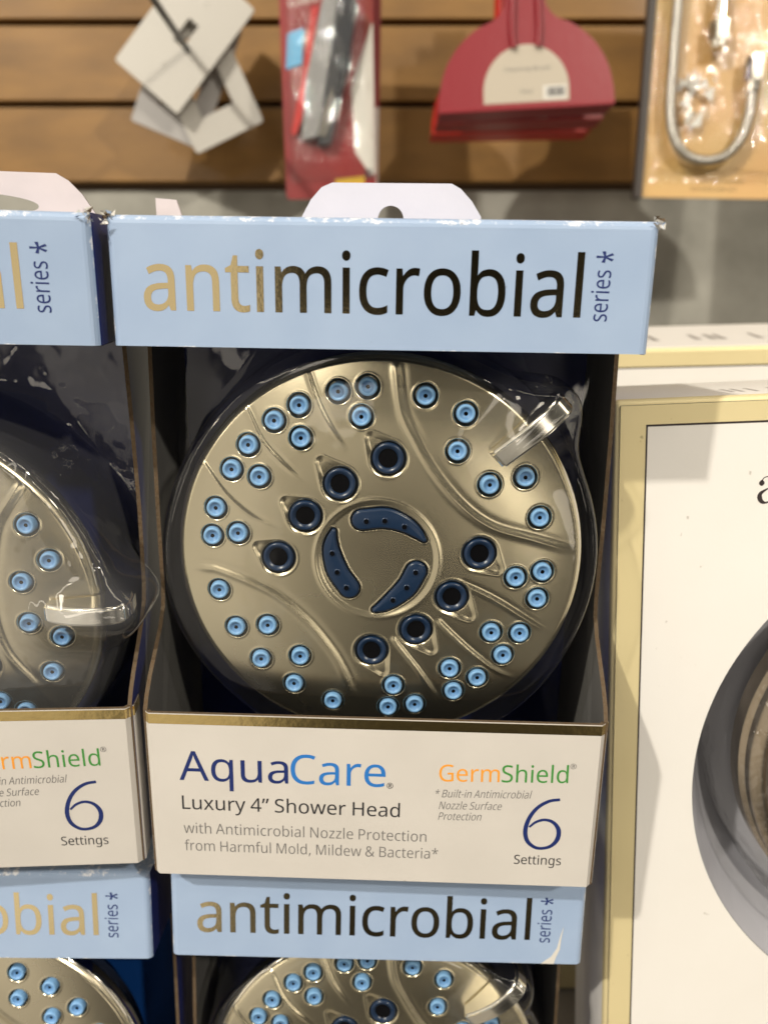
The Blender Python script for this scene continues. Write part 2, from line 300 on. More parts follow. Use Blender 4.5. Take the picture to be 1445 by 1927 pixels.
def grid_mesh(name, co, nu, nv, mats, parent, wrap=True):
    """co: (nu*nv,3) metres; nv wraps round"""
    i = np.arange(nu - 1)[:, None]; jmax = nv if wrap else nv - 1; j = np.arange(jmax)[None, :]; j2 = (j + 1) % nv
    q = np.stack([i * nv + j, i * nv + j2, (i + 1) * nv + j2, (i + 1) * nv + j], -1).reshape(-1, 4).astype(np.int32)
    me = bpy.data.meshes.new(name); me.vertices.add(len(co)); me.vertices.foreach_set('co', co.ravel().astype(np.float32))
    me.loops.add(q.size); me.loops.foreach_set('vertex_index', q.ravel()); me.polygons.add(len(q))
    me.polygons.foreach_set('loop_start', np.arange(0, q.size, 4, dtype=np.int32)); me.polygons.foreach_set('loop_total', np.full(len(q), 4, dtype=np.int32))
    me.update(calc_edges=True); me.validate()
    return finish(name, me, mats, parent, True)

# ------------------------------------------------------------------ lettering (outlines kept in the script)
GL = json.loads(r'''{"&":[587,[244,581,265,580,284,578,302,573,318,567,333,558,345,549,356,537,366,524,373,510,378,494,381,477,383,458,380,434,374,411,364,391,350,372,333,355,313,338,292,323,268,308,423,159,433,172,442,186,450,200,457,216,463,233,469,250,474,268,479,286,550,286,543,261,536,237,527,213,518,191,508,170,496,150,483,131,468,114,585,0,490,0,420,67,408,56,394,46,381,37,366,28,352,20,336,13,320,7,303,2,285,-3,265,-6,245,-7,223,-8,196,-7,171,-4,148,2,127,10,108,20,91,32,77,47,65,63,55,82,48,102,44,125,43,149,43,169,46,187,51,204,57,220,66,234,75,248,87,261,100,273,115,284,131,296,148,307,166,318,158,327,149,337,141,347,133,358,125,368,118,379,112,391,107,403,102,415,99,429,97,442,96,456,97,475,101,493,106,509,114,524,124,537,135,548,149,558,165,567,182,573,201,578,222,580],[209,273,195,265,182,257,170,248,159,239,150,231,141,221,134,211,128,201,123,190,119,178,117,165,116,152,118,131,124,112,133,95,146,81,162,69,181,61,202,56,225,55,250,56,273,59,294,64,314,71,331,80,347,90,362,100,375,111],[241,524,225,523,211,519,198,514,186,506,177,496,171,485,167,472,165,457,166,443,169,429,174,416,180,404,189,391,199,378,211,364,225,350,247,363,265,376,280,389,292,401,301,414,308,428,311,442,313,458,312,472,308,484,302,495,294,505,283,513,271,519,257,523]],"*":[442,[258,609,242,455,396,499,407,425,260,413,355,286,286,249,218,389,156,249,85,286,179,413,33,425,44,499,196,455,180,609]],",":[215,[154,84,150,70,146,55,141,39,136,23,130,7,124,-10,118,-26,111,-42,104,-58,98,-74,91,-89,85,-103,33,-103,37,-88,41,-72,45,-55,49,-38,52,-21,56,-3,59,14,63,31,66,48,68,63,71,79,73,93,148,93]],"-":[258,[32,184,32,246,226,246,226,184]],"4":[459,[443,130,359,130,359,0,291,0,291,130,17,130,17,190,286,576,359,576,359,193,443,193],[291,374,291,412,293,444,294,474,295,500,292,500,288,493,285,485,280,476,276,468,271,459,266,451,262,444,257,438,86,193,291,193]],"5":[459,[221,351,249,350,275,346,300,340,322,331,343,320,361,307,376,291,389,274,400,254,407,232,412,209,413,183,411,154,407,128,399,103,387,81,373,60,356,43,336,28,314,15,289,5,261,-2,231,-7,199,-8,177,-8,156,-6,136,-4,116,0,97,4,80,10,65,16,51,23,51,90,66,81,82,74,101,68,121,62,141,58,161,55,181,53,200,52,220,53,239,55,257,60,274,65,289,73,302,82,313,93,323,106,331,121,336,137,340,156,341,176,339,202,332,225,321,245,306,262,287,275,262,284,232,290,197,292,186,292,173,291,160,290,146,288,132,286,120,284,109,282,99,280,64,302,86,573,373,573,373,508,146,508,132,342,169,348,181,349,194,350,207,351]],"A":[512,[437,0,368,177,141,177,73,0,0,0,224,575,289,575,512,0],[282,415,274,438,263,473,255,500,247,468,238,438,230,415,165,241,346,241]],"B":[521,[241,573,292,571,336,565,373,555,404,541,428,522,445,497,455,467,459,431,458,414,456,399,452,384,446,371,439,358,431,347,421,337,409,328,396,320,382,313,367,308,350,304,350,300,367,297,384,292,400,286,415,279,429,271,441,261,452,249,461,236,468,221,474,203,477,184,478,163,476,138,472,115,464,93,454,74,441,57,425,42,406,29,385,19,362,11,337,5,309,1,279,0,78,0,78,573],[256,329,290,330,318,335,340,342,357,352,369,366,377,382,382,401,384,423,382,445,376,463,365,478,351,490,332,499,308,506,279,510,245,511,150,511,150,329],[150,269,150,61,265,61,301,63,330,68,354,78,371,91,384,107,394,125,399,145,401,168,400,183,398,197,394,210,388,221,380,232,370,241,358,249,344,256,327,262,307,266,285,268,260,269]],"C":[507,[323,517,301,516,280,513,260,508,241,502,223,493,206,482,192,470,178,456,166,440,155,423,146,404,139,383,133,361,129,337,126,312,125,286,126,252,131,220,138,191,147,164,160,139,175,117,192,99,213,83,236,71,262,62,291,57,322,55,341,56,359,57,377,59,394,62,410,65,427,69,443,73,460,78,460,15,443,10,427,5,410,1,393,-2,375,-5,356,-7,335,-8,312,-8,270,-6,232,1,197,12,166,28,139,48,115,72,95,99,78,131,65,165,56,203,51,244,49,287,50,319,53,349,59,378,67,406,77,432,89,456,103,478,120,499,138,517,159,534,181,548,206,559,233,569,261,575,292,579,324,581,346,580,367,578,388,576,409,572,429,567,448,561,465,554,482,547,453,486,439,492,425,497,410,503,394,508,378,512,360,515,342,517]],"E":[446,[398,0,78,0,78,573,398,573,398,509,150,509,150,330,383,330,383,268,150,268,150,63,398,63]],"F":[416,[150,0,78,0,78,573,398,573,398,509,150,509,150,306,383,306,383,243,150,243]],"G":[584,[326,302,524,302,524,22,501,15,478,8,454,3,431,-1,406,-4,380,-6,352,-8,323,-8,280,-6,241,1,205,12,173,28,145,47,120,71,98,98,81,130,67,164,57,202,51,243,49,286,51,330,58,370,69,407,84,442,104,473,127,500,154,524,186,544,220,560,259,571,300,578,346,581,369,580,392,578,415,576,437,572,458,567,478,561,498,554,516,547,489,484,473,491,457,497,439,503,421,508,401,512,382,515,362,517,342,517,309,515,278,510,250,501,225,489,202,474,181,455,164,434,150,409,139,382,131,353,126,321,124,286,126,253,130,222,137,193,146,166,159,141,175,119,194,100,216,84,241,71,270,62,303,56,340,55,358,55,375,56,390,57,404,59,417,61,429,63,441,65,452,68,452,238,326,238]],"H":[594,[516,0,443,0,443,267,150,267,150,0,78,0,78,573,150,573,150,330,443,330,443,573,516,573]],"I":[272,[239,0,32,0,32,42,99,57,99,515,32,531,32,573,239,573,239,531,172,515,172,57,239,42]],"K":[496,[496,0,411,0,209,273,150,222,150,0,78,0,78,573,150,573,150,290,162,304,174,318,186,331,199,345,249,399,403,573,488,573,261,323]],"L":[420,[78,0,78,573,150,573,150,64,400,64,400,0]],"M":[727,[330,0,142,502,139,502,140,493,140,484,141,473,142,461,142,448,143,435,143,421,144,407,144,392,144,377,144,362,144,347,144,0,78,0,78,573,184,573,361,103,364,103,544,573,650,573,650,0,578,0,578,352,578,366,578,380,579,394,579,408,579,421,580,435,581,447,581,460,584,501,581,501,390,0]],"N":[609,[532,0,447,0,141,476,138,476,139,466,139,455,140,444,141,432,143,378,144,364,144,349,144,335,144,320,144,0,78,0,78,573,161,573,467,99,470,99,468,137,466,193,465,208,465,223,464,236,464,249,464,573,532,573]],"P":[485,[229,573,282,570,326,562,363,548,393,528,415,504,431,475,441,442,444,404,444,387,441,370,438,353,433,336,426,321,417,306,407,292,395,278,380,266,364,255,345,246,324,238,301,231,275,227,247,224,216,223,150,223,150,0,78,0,78,573],[223,511,150,511,150,285,208,285,234,285,258,288,279,291,298,296,315,303,330,311,342,322,352,334,360,347,365,363,369,381,370,401,367,427,361,449,350,468,334,484,314,495,289,504,258,509]],"R":[499,[236,573,270,571,301,568,329,562,353,555,375,544,393,532,409,517,422,500,432,481,439,460,443,436,444,410,443,388,440,368,435,350,427,334,418,319,408,306,397,295,385,285,371,277,358,269,344,262,330,257,487,0,403,0,264,237,150,237,150,0,78,0,78,573],[232,510,150,510,150,298,236,298,268,299,296,304,319,313,338,325,352,341,362,359,368,381,370,407,369,424,366,440,361,455,355,467,346,477,336,486,324,494,310,500,293,504,275,507,254,509]],"S":[440,[403,153,401,128,396,106,389,85,378,66,364,49,348,35,328,22,307,11,283,3,257,-3,228,-7,198,-8,182,-8,167,-7,152,-6,137,-5,122,-3,109,-1,96,2,83,4,72,8,61,11,50,15,41,19,41,88,56,82,73,76,92,70,113,65,134,60,156,57,179,55,201,55,222,55,240,57,257,61,273,66,286,72,298,79,308,88,316,98,322,109,327,120,329,133,330,147,330,160,327,173,324,184,318,194,311,204,302,213,291,221,277,230,261,238,242,247,220,255,196,265,178,272,161,279,146,286,131,294,118,302,106,311,95,320,85,330,76,340,69,351,63,363,57,375,53,389,50,403,49,418,48,435,50,457,54,477,61,496,71,513,84,528,99,542,116,553,136,563,157,571,180,576,205,579,231,581,254,580,276,578,297,576,318,572,337,567,355,562,372,555,389,549,366,487,351,493,336,499,319,504,302,508,284,512,266,515,248,517,229,517,212,517,196,515,182,511,169,507,158,501,148,494,140,486,133,478,128,468,124,457,122,446,121,434,122,420,124,407,128,396,133,386,140,376,149,367,160,359,172,351,187,343,204,335,224,327,246,318,270,309,293,299,313,289,332,279,348,268,362,255,374,242,385,228,392,212,398,194,401,175]],"T":[446,[259,0,187,0,187,509,8,509,8,573,437,573,437,509,259,509]],"U":[586,[513,202,512,173,507,146,500,120,489,95,476,72,459,52,439,35,416,20,389,8,360,-1,327,-6,290,-8,240,-4,196,7,159,25,128,50,104,82,86,118,76,158,72,204,72,573,144,573,144,201,147,168,154,139,165,114,182,93,203,76,228,64,259,57,294,55,319,56,342,59,361,65,379,73,394,84,407,96,418,110,427,126,433,143,438,161,441,181,442,202,442,573,513,573]],"X":[470,[467,0,385,0,233,249,79,0,3,0,193,298,15,573,95,573,236,348,377,573,453,573,276,300]],"a":[450,[231,437,268,435,299,428,326,418,347,403,364,383,376,358,383,328,385,293,385,0,334,0,320,61,317,61,307,50,298,40,288,30,279,22,268,15,258,9,246,3,234,-1,220,-4,206,-6,190,-8,172,-8,154,-7,136,-5,119,0,103,6,88,13,75,23,64,34,55,48,47,63,41,80,38,99,37,119,40,150,50,176,65,199,87,219,116,234,152,245,194,253,243,257,316,259,316,285,315,309,310,330,303,347,293,359,280,368,265,375,247,379,227,380,210,379,194,378,178,374,163,370,148,365,133,359,119,353,106,347,84,400,99,408,115,414,132,421,151,426,170,431,190,434,210,436],[252,208,215,205,184,200,159,192,141,182,127,170,118,155,112,138,110,119,111,102,115,87,122,75,132,66,144,58,157,53,172,50,188,49,215,51,238,56,260,66,279,79,295,96,306,117,313,142,315,172,315,210]],"b":[493,[139,461,139,448,138,435,138,422,138,410,137,399,136,389,136,380,135,373,139,373,149,386,161,398,174,409,189,419,206,427,226,432,248,436,272,437,310,434,344,423,374,406,401,381,422,350,437,312,446,267,449,215,448,180,444,147,437,118,427,91,415,68,400,48,384,31,365,17,344,6,322,-2,298,-6,272,-8,248,-7,226,-3,206,2,189,10,174,20,161,31,149,42,139,55,133,55,119,0,68,0,68,609,139,609],[260,379,238,377,219,374,202,369,188,361,175,351,165,339,157,325,150,308,145,289,142,268,139,244,139,217,139,214,140,177,145,144,153,116,165,93,181,74,202,61,229,53,261,51,288,53,312,61,332,74,348,93,360,117,369,145,374,178,376,216,374,254,369,287,360,315,348,338,331,356,311,368,288,376]],"c":[385,[241,-8,213,-7,187,-2,162,5,139,15,118,28,99,45,83,65,69,87,58,114,50,143,46,176,44,213,46,250,51,284,59,315,71,342,85,365,102,385,121,401,142,415,166,425,191,432,217,436,245,438,262,437,278,436,293,434,309,431,323,427,336,424,348,419,358,415,337,356,327,360,316,363,304,366,292,370,279,372,267,374,255,376,244,376,223,375,204,371,187,366,172,358,159,347,148,335,138,320,131,303,125,284,120,263,118,239,117,213,118,189,120,166,125,145,131,126,138,109,148,94,159,82,172,71,186,63,202,58,220,54,240,53,257,53,273,55,288,57,302,60,315,64,328,68,340,73,351,78,351,15,340,10,328,5,316,1,304,-2,290,-5,275,-7,258,-8]],"d":[493,[221,-8,182,-5,148,6,118,23,92,48,71,79,56,117,47,162,44,214,47,266,56,311,71,350,93,381,119,406,149,424,183,434,221,438,238,437,253,436,267,433,280,429,292,425,303,420,314,413,323,407,332,399,340,391,348,383,354,374,359,374,356,405,356,415,355,424,355,431,354,438,354,609,425,609,425,0,368,0,358,58,354,58,348,49,340,40,332,32,323,24,314,17,303,11,292,6,279,1,266,-3,252,-6,237,-7],[232,51,263,53,290,60,311,71,328,88,340,109,348,135,354,165,355,200,355,213,354,251,349,284,340,313,329,336,313,355,291,369,264,377,231,379,204,376,181,368,162,354,146,334,133,309,124,281,119,249,117,213,119,176,124,144,133,116,146,93,162,74,181,61,205,53]],"e":[452,[234,438,261,436,286,432,308,424,329,414,348,401,364,385,378,367,390,346,399,323,406,299,410,272,411,244,411,201,117,201,120,167,127,137,139,111,154,90,174,74,197,62,224,55,254,52,274,53,293,54,310,56,327,60,343,64,359,69,375,75,392,82,392,20,376,13,359,8,343,3,327,-1,310,-4,292,-6,272,-8,251,-8,221,-6,194,-2,167,6,143,17,121,31,101,48,85,68,70,91,59,117,51,146,46,177,44,212,46,246,50,277,57,306,68,333,81,357,96,378,114,395,134,411,157,423,181,431,207,436],[233,380,209,378,188,372,170,362,154,348,140,330,130,309,123,285,119,257,338,257,337,275,335,292,331,307,326,322,320,334,312,346,303,356,292,364,280,371,266,376,251,379]],"f":[276,[266,375,158,375,158,0,87,0,87,375,12,375,12,408,87,432,87,457,88,483,92,507,97,528,104,547,113,563,124,577,137,588,152,597,168,604,186,609,206,612,227,613,239,613,252,612,263,611,274,609,284,607,294,604,302,602,310,599,292,544,285,546,278,548,270,550,262,552,254,553,245,555,237,555,228,556,211,554,197,550,185,542,175,532,168,519,162,502,159,481,158,458,158,430,266,430]],"g":[493,[221,438,241,437,261,434,280,429,297,422,314,413,329,402,343,388,355,373,359,373,369,430,425,430,425,-7,424,-36,420,-63,413,-88,404,-109,392,-129,378,-146,361,-160,341,-172,318,-181,293,-187,264,-191,233,-192,210,-192,188,-191,167,-189,147,-186,128,-182,110,-177,94,-172,78,-165,78,-100,94,-108,111,-114,129,-120,149,-125,170,-129,191,-132,214,-133,237,-134,263,-132,286,-126,306,-116,324,-101,337,-84,347,-63,353,-39,355,-13,355,4,356,32,358,57,354,57,343,42,329,28,315,17,299,8,281,1,263,-4,243,-7,221,-8,182,-4,147,7,117,25,91,51,70,83,56,121,47,164,44,214,47,263,56,306,70,344,91,377,117,404,147,423,181,434],[230,379,213,377,197,374,182,368,169,359,157,349,147,336,138,320,130,303,125,284,120,262,118,239,117,213,119,176,124,143,134,115,146,92,163,73,182,60,205,52,232,50,248,50,262,52,276,54,288,58,299,63,309,69,318,76,326,85,334,94,340,105,345,117,349,131,352,145,354,161,356,179,356,197,356,214,355,242,353,267,349,289,343,309,335,326,326,340,315,352,302,362,287,369,270,374,251,377]],"h":[496,[139,431,139,423,138,415,138,407,138,399,135,370,140,370,147,381,155,391,164,400,174,407,185,414,196,420,208,425,221,429,233,433,247,435,260,437,273,437,298,436,321,433,342,428,360,421,377,411,391,400,403,386,413,370,421,351,426,330,430,306,431,280,431,0,361,0,361,275,359,299,355,321,348,338,338,353,324,364,308,372,288,377,265,379,242,377,222,374,204,368,189,360,177,350,166,338,157,324,150,308,145,289,142,269,139,246,139,222,139,0,68,0,68,609,139,609]],"i":[207,[139,430,139,0,68,0,68,430],[104,591,112,590,119,588,126,585,133,580,138,574,142,566,144,557,145,546,144,536,142,526,138,519,133,512,126,508,119,504,112,502,104,501,96,502,88,504,81,508,75,512,69,519,66,526,63,536,63,546,63,557,66,566,69,574,75,580,81,585,88,588,96,590]],"l":[207,[139,0,68,0,68,609,139,609]],"m":[750,[540,438,574,436,603,429,628,417,649,401,665,379,676,352,683,319,685,280,685,0,615,0,615,277,614,300,610,321,603,338,594,353,582,364,567,372,549,377,528,379,499,376,474,369,454,358,438,342,426,322,418,298,413,270,411,237,411,0,342,0,342,277,341,293,339,308,336,321,332,333,327,344,320,353,312,361,303,367,293,372,281,376,268,378,253,379,233,377,215,374,199,368,185,360,174,350,164,338,156,324,150,308,145,290,141,269,139,247,139,223,139,0,68,0,68,430,125,430,136,371,140,371,147,382,155,392,163,401,173,409,183,416,194,422,205,427,217,431,229,434,241,436,254,437,266,438,290,437,312,433,332,428,349,420,365,410,378,398,389,383,398,366,402,366,414,383,427,398,443,410,461,420,480,428,499,433,519,437]],"n":[496,[275,438,311,436,343,429,369,417,391,401,409,379,421,352,428,319,431,280,431,0,361,0,361,275,359,299,355,321,348,338,338,353,324,364,308,372,288,377,265,379,232,376,204,368,182,356,166,338,154,316,146,289,140,258,139,223,139,0,68,0,68,430,125,430,136,371,140,371,147,382,156,392,165,401,175,409,186,416,198,422,210,427,222,431,235,434,248,436,262,437]],"o":[485,[442,216,441,190,438,165,434,142,428,121,420,101,411,82,400,66,388,51,374,37,359,25,342,15,324,7,305,0,285,-4,264,-7,241,-8,221,-7,200,-4,181,0,163,7,145,15,129,25,114,37,100,51,88,66,77,82,67,101,59,121,52,142,48,165,45,190,44,216,46,250,50,282,58,310,68,336,81,360,97,380,116,397,137,412,161,423,186,431,214,436,244,438,272,436,299,431,324,423,347,412,368,397,387,380,403,360,417,336,428,310,436,282,440,250],[117,216,118,191,120,169,125,147,130,128,138,110,147,95,159,82,172,71,187,62,203,56,222,52,243,51,264,52,282,56,299,62,314,71,327,82,339,95,348,110,356,128,361,147,366,169,368,191,369,216,368,240,365,263,361,284,355,303,348,320,338,335,327,348,314,359,299,367,282,374,263,377,242,379,212,376,185,368,164,354,147,335,134,311,124,284,119,252]],"q":[493,[354,-9,355,25,356,34,356,43,357,51,358,58,354,58,344,45,332,32,318,21,303,11,285,3,266,-3,243,-7,219,-8,182,-5,148,6,119,23,93,48,71,79,56,117,47,162,44,214,46,249,50,282,57,311,67,338,79,361,93,381,110,398,129,413,150,424,172,432,196,436,221,438,245,437,267,433,287,427,304,419,319,408,333,397,345,385,355,371,358,371,369,430,425,430,425,-192,354,-192],[233,51,254,52,272,55,289,60,304,67,316,76,327,87,335,100,342,116,348,134,352,153,354,175,355,199,355,213,354,252,348,285,340,314,328,337,312,356,290,369,263,377,231,379,204,376,181,368,161,354,145,334,133,309,124,281,119,249,117,213,119,176,124,145,133,117,146,93,162,75,182,61,205,53]],"r":[331,[269,438,295,437,301,436,308,435,314,434,319,433,310,368,287,372,281,373,275,373,270,374,264,374,252,373,240,371,228,368,217,363,206,358,195,351,186,343,176,334,168,324,161,313,154,301,149,289,144,275,141,261,139,245,139,229,139,0,68,0,68,430,126,430,134,351,137,351,144,363,152,374,161,385,170,395,180,404,191,413,202,420,214,426,227,431,240,435,254,437]],"s":[384,[348,119,347,99,343,80,336,64,327,49,316,36,302,24,286,14,268,6,248,0,226,-4,202,-7,176,-8,155,-8,135,-6,116,-4,99,-1,83,3,68,8,55,13,42,19,42,83,55,77,70,71,86,65,104,60,122,55,141,52,159,50,178,49,203,50,224,53,242,59,256,66,266,76,274,86,278,99,280,112,279,120,278,128,275,135,271,141,266,148,259,154,250,160,239,167,227,173,212,180,194,188,174,196,154,204,135,212,118,220,103,228,89,236,76,245,66,255,57,266,50,278,45,292,42,307,41,324,44,350,52,372,66,392,85,408,109,421,137,430,168,436,202,438,221,437,240,436,258,434,275,430,292,426,308,421,324,415,339,409,315,353,301,358,287,363,273,368,258,372,243,376,228,378,213,380,197,380,177,379,159,377,144,372,131,366,121,358,114,350,110,339,108,328,109,319,111,312,114,304,119,298,125,292,133,286,142,280,154,274,167,268,182,261,199,254,219,246,239,239,257,231,274,223,289,215,302,206,314,197,324,187,333,176,339,164,344,150,347,135]],"t":[289,[212,50,220,50,228,50,236,51,245,53,253,54,260,55,266,57,272,59,272,5,266,2,258,0,250,-2,240,-4,229,-6,219,-7,209,-8,200,-8,183,-7,167,-5,152,-1,138,4,124,11,112,20,101,31,91,44,84,60,78,79,75,100,74,125,74,375,13,375,13,409,75,437,103,528,144,528,144,430,269,430,269,375,144,375,144,127,146,108,149,93,155,79,163,69,173,60,185,54,198,51]],"u":[496,[427,430,427,0,370,0,359,57,356,57,349,46,340,36,331,28,321,20,310,13,298,8,286,3,273,-1,260,-4,247,-6,234,-8,220,-8,195,-7,173,-4,152,1,134,8,117,18,103,29,91,43,81,59,73,78,68,99,64,122,63,148,63,430,135,430,135,153,136,129,141,108,148,91,158,76,171,65,188,57,207,52,230,51,253,52,273,55,291,61,306,69,319,79,330,91,338,105,345,121,350,140,354,160,356,182,357,206,357,430]],"w":[630,[346,243,336,276,328,308,321,335,316,357,313,357,308,335,302,307,294,275,292,267,289,259,287,251,284,242,207,1,127,1,9,431,82,431,141,201,144,190,147,178,150,166,153,154,163,109,165,99,167,90,168,81,169,73,172,73,178,97,185,128,193,160,201,188,277,431,354,431,428,188,440,149,443,139,446,129,448,119,451,109,453,99,455,90,456,82,457,74,460,74,461,81,463,89,464,98,466,108,469,118,471,129,474,141,477,153,489,201,549,431,621,431,502,1,419,1]],"x":[424,[170,220,22,430,102,430,213,268,322,430,402,430,253,220,410,0,330,0,213,172,94,0,14,0]],"y":[409,[1,430,76,430,169,185,184,144,187,134,191,124,194,114,196,105,199,95,201,86,204,77,205,68,209,68,211,79,215,91,219,105,224,121,229,137,234,153,240,170,245,186,333,430,409,430,224,-59,216,-79,207,-97,198,-114,188,-130,177,-144,165,-156,152,-167,138,-176,123,-183,106,-188,87,-191,67,-192,58,-192,49,-192,41,-191,34,-190,9,-186,9,-130,30,-133,36,-134,43,-134,49,-135,56,-135,68,-134,79,-132,90,-130,99,-126,108,-120,116,-114,123,-107,130,-99,136,-90,142,-80,147,-70,152,-59,174,-2]],"z":[377,[346,0,31,0,31,47,262,375,45,375,45,430,340,430,340,377,112,55,346,55]],"®":[667,[224,111,224,461,326,461,357,460,383,455,405,447,423,435,436,421,445,403,451,382,453,358,452,340,448,324,442,310,434,298,424,288,413,279,402,272,391,266,484,111,415,111,334,249,285,249,285,111],[325,299,340,300,353,303,364,308,374,315,381,324,387,333,390,344,391,356,390,369,387,380,382,390,375,397,366,403,354,407,340,409,324,410,285,410,285,299],[334,-8,302,-7,272,-3,243,4,216,14,190,26,165,40,143,56,122,75,104,96,87,118,73,142,61,168,51,196,45,225,41,255,39,286,41,318,45,348,51,377,61,404,73,430,87,454,104,477,122,498,143,516,165,533,190,547,216,559,243,568,272,575,302,579,334,581,364,579,393,575,421,568,448,559,474,547,498,533,521,516,542,498,561,477,578,454,593,430,605,404,615,377,622,348,626,318,628,286,627,255,622,225,616,196,606,168,594,142,580,118,564,96,545,75,524,56,502,40,477,26,451,14,424,4,395,-3,365,-7],[334,34,359,36,383,39,407,45,430,53,452,63,472,75,491,89,509,105,526,123,540,142,552,163,563,185,571,209,577,233,581,259,582,286,581,312,578,337,572,361,564,384,554,406,542,427,528,446,512,464,495,481,476,495,455,508,433,518,410,527,386,533,360,537,334,538,307,537,281,533,257,528,233,520,211,509,191,497,172,483,154,467,139,449,125,430,113,409,103,387,95,364,89,339,85,313,84,286,85,261,89,236,95,212,103,188,113,166,125,146,139,126,154,108,172,92,191,77,211,65,233,54,257,46,281,39,307,36]],"”":[288,[278,564,274,549,270,534,265,519,260,503,254,486,248,470,242,454,235,437,229,421,222,406,216,391,209,376,156,376,160,392,164,408,168,424,172,441,176,459,179,476,183,493,186,510,190,527,193,543,195,558,197,573,273,573],[130,564,126,549,122,534,117,519,111,503,106,486,100,470,93,454,87,437,80,421,74,406,67,391,61,376,10,376,12,388,15,399,18,412,21,424,32,476,41,527,49,573,124,573]]}''')
def glyph_loops(s):
    x = 0; out = []
    for ch in s:
        if ch == ' ': x += 185; continue
        if ch not in GL: continue
        g = GL[ch]
        for sp in g[1:]: out.append([(x + sp[i], sp[i + 1]) for i in range(0, len(sp), 2)])
        x += g[0]
    return out
def text(name, s, m, parent, x0, z0, x1, z1, h, href='l', y=-0.06, italic=0.0, bold=0.0, vertical=False, skew_in=False):
    """baseline runs from (x0,z0) to (x1,z1); h = height in mm of the reference letter"""
    lp = glyph_loops(s); xs = [p[0] for l in lp for p in l]; a, b = min(xs), max(xs)
    hh = max(p[1] for l in GL[href][1:] for p in zip(l[::2], l[1::2]))
    L = math.hypot(x1 - x0, z1 - z0); ux, uz = (x1 - x0) / L, (z1 - z0) / L
    sy = h / hh; sxx = (L - italic * 0) / (b - a)
    loops = []
    for l in lp:
        q = []
        for px, pz in l:
            d = (px - a) * sxx + italic * pz * sy; e = pz * sy
            q.append((x0 + ux * d - uz * e, z0 + uz * d + ux * e))
        loops.append(q)
    return plate(name, loops, y, 0, m, parent, offset=bold)

# ------------------------------------------------------------------ the setting: slat wall, concrete wall, shelf
sw = root('slatwall', 'brown slatted display wall with dark grooves behind the hanging goods', 'slat wall', (0, 0.875, 0))
zs = [0.1570 + 0.0762 * k for k in range(6)]
for k in range(5):
    bm = bmesh.new(); z0, z1 = zs[k] * 1000 + 3.2, zs[k + 1] * 1000 - 3.2
    if k == 0: z0 = zs[0] * 1000 + 1
    box(bm, -900, 900, 0, 12, z0, z1, bev=1.2); from_bm('slat', bm, M['wood'], sw)
bm = bmesh.new(); box(bm, -900, 900, 12.5, 20, 152, 545); from_bm('backing_board', bm, M['wood_dark'], sw)
bm = bmesh.new(); box(bm, -900, 900, 13, 60, -600, 151); cw = from_bm('concrete_wall', bm, M['concrete']); cw.location = (0, 0.875, 0)
tag(cw, 'bare grey concrete wall below the brown slats', 'wall')
bm = bmesh.new(); box(bm, -900, 900, 120, 888, -410, -391); tag(from_bm('shelf', bm, M['shelf']), 'grey store shelf under the stacked boxes', 'shelf', kind='structure')

# ------------------------------------------------------------------ shower head (frame: centre of the spray face, y = depth)
SMALL = [(-12.51,51.36),(-3.88,52.89),(-5.66,44.22),(12.95,50.59),(24.85,45.57),(22.82,34.53),(32.72,24.6),(43.31,26.93),(48.39,14.58),(-24.02,47.14),(-31.46,42.47),(-23.53,37.58),(-39.38,35.04),(-44.58,27.52),(-36.16,25.58),(-49.9,15.37),(-51.26,6.56),(-43.19,7.77),(-49.87,-11.15),(-44.97,-23.6),(-34.8,-22.42),(-37.32,-34.44),(-24.66,-32.78),(-26.86,-42.97),(-14.32,-48.7),(5.24,-42.4),(3.66,-50.46),(12.26,-49.24),(23.11,-35.88),(32.06,-39.17),(24.61,-44.1),(35.64,-23.04),(44.65,-23.34),(39.75,-30.96),(42.2,-4.6),(50.38,-2.67),(49.35,-11.6)]
BIG = [((2.3,31.94),(-3.45,38.84)),((-11.94,24.02),(-18.12,31.36)),((-22.46,13.67),(-28.86,18.54)),((-31.02,0.18),(-37.68,3.98)),((30.79,2.88),(37.26,-2.65)),((22.88,-11.42),(29.48,-18.56)),((12.09,-22.82),(17.87,-30.34)),((-1.93,-30.34),(2.43,-38.23))]
DISC = (-0.54, 0.23); DISC_R = 18.6
COMMAS = [[(-5.18,12.9),(1.84,13.6),(7.51,11.9),(11.33,9.4),(13.75,7.07)],[(11.6,-3.2),(8.92,-8.37),(4.68,-12.6),(1.6,-14.9),(-1.08,-16.27)],[(-9.0,-9.2),(-12.6,-3.82),(-14.5,2.3),(-14.6,6.0),(-13.89,9.14)]]
HOLES = [[(-3.86,12.66),(1.72,12.93),(7.67,11.2)],[(11.43,-3.33),(8.78,-8.37),(4.63,-12.6)],[(-9.84,-8.85),(-12.7,-3.83),(-14.2,2.27)]]
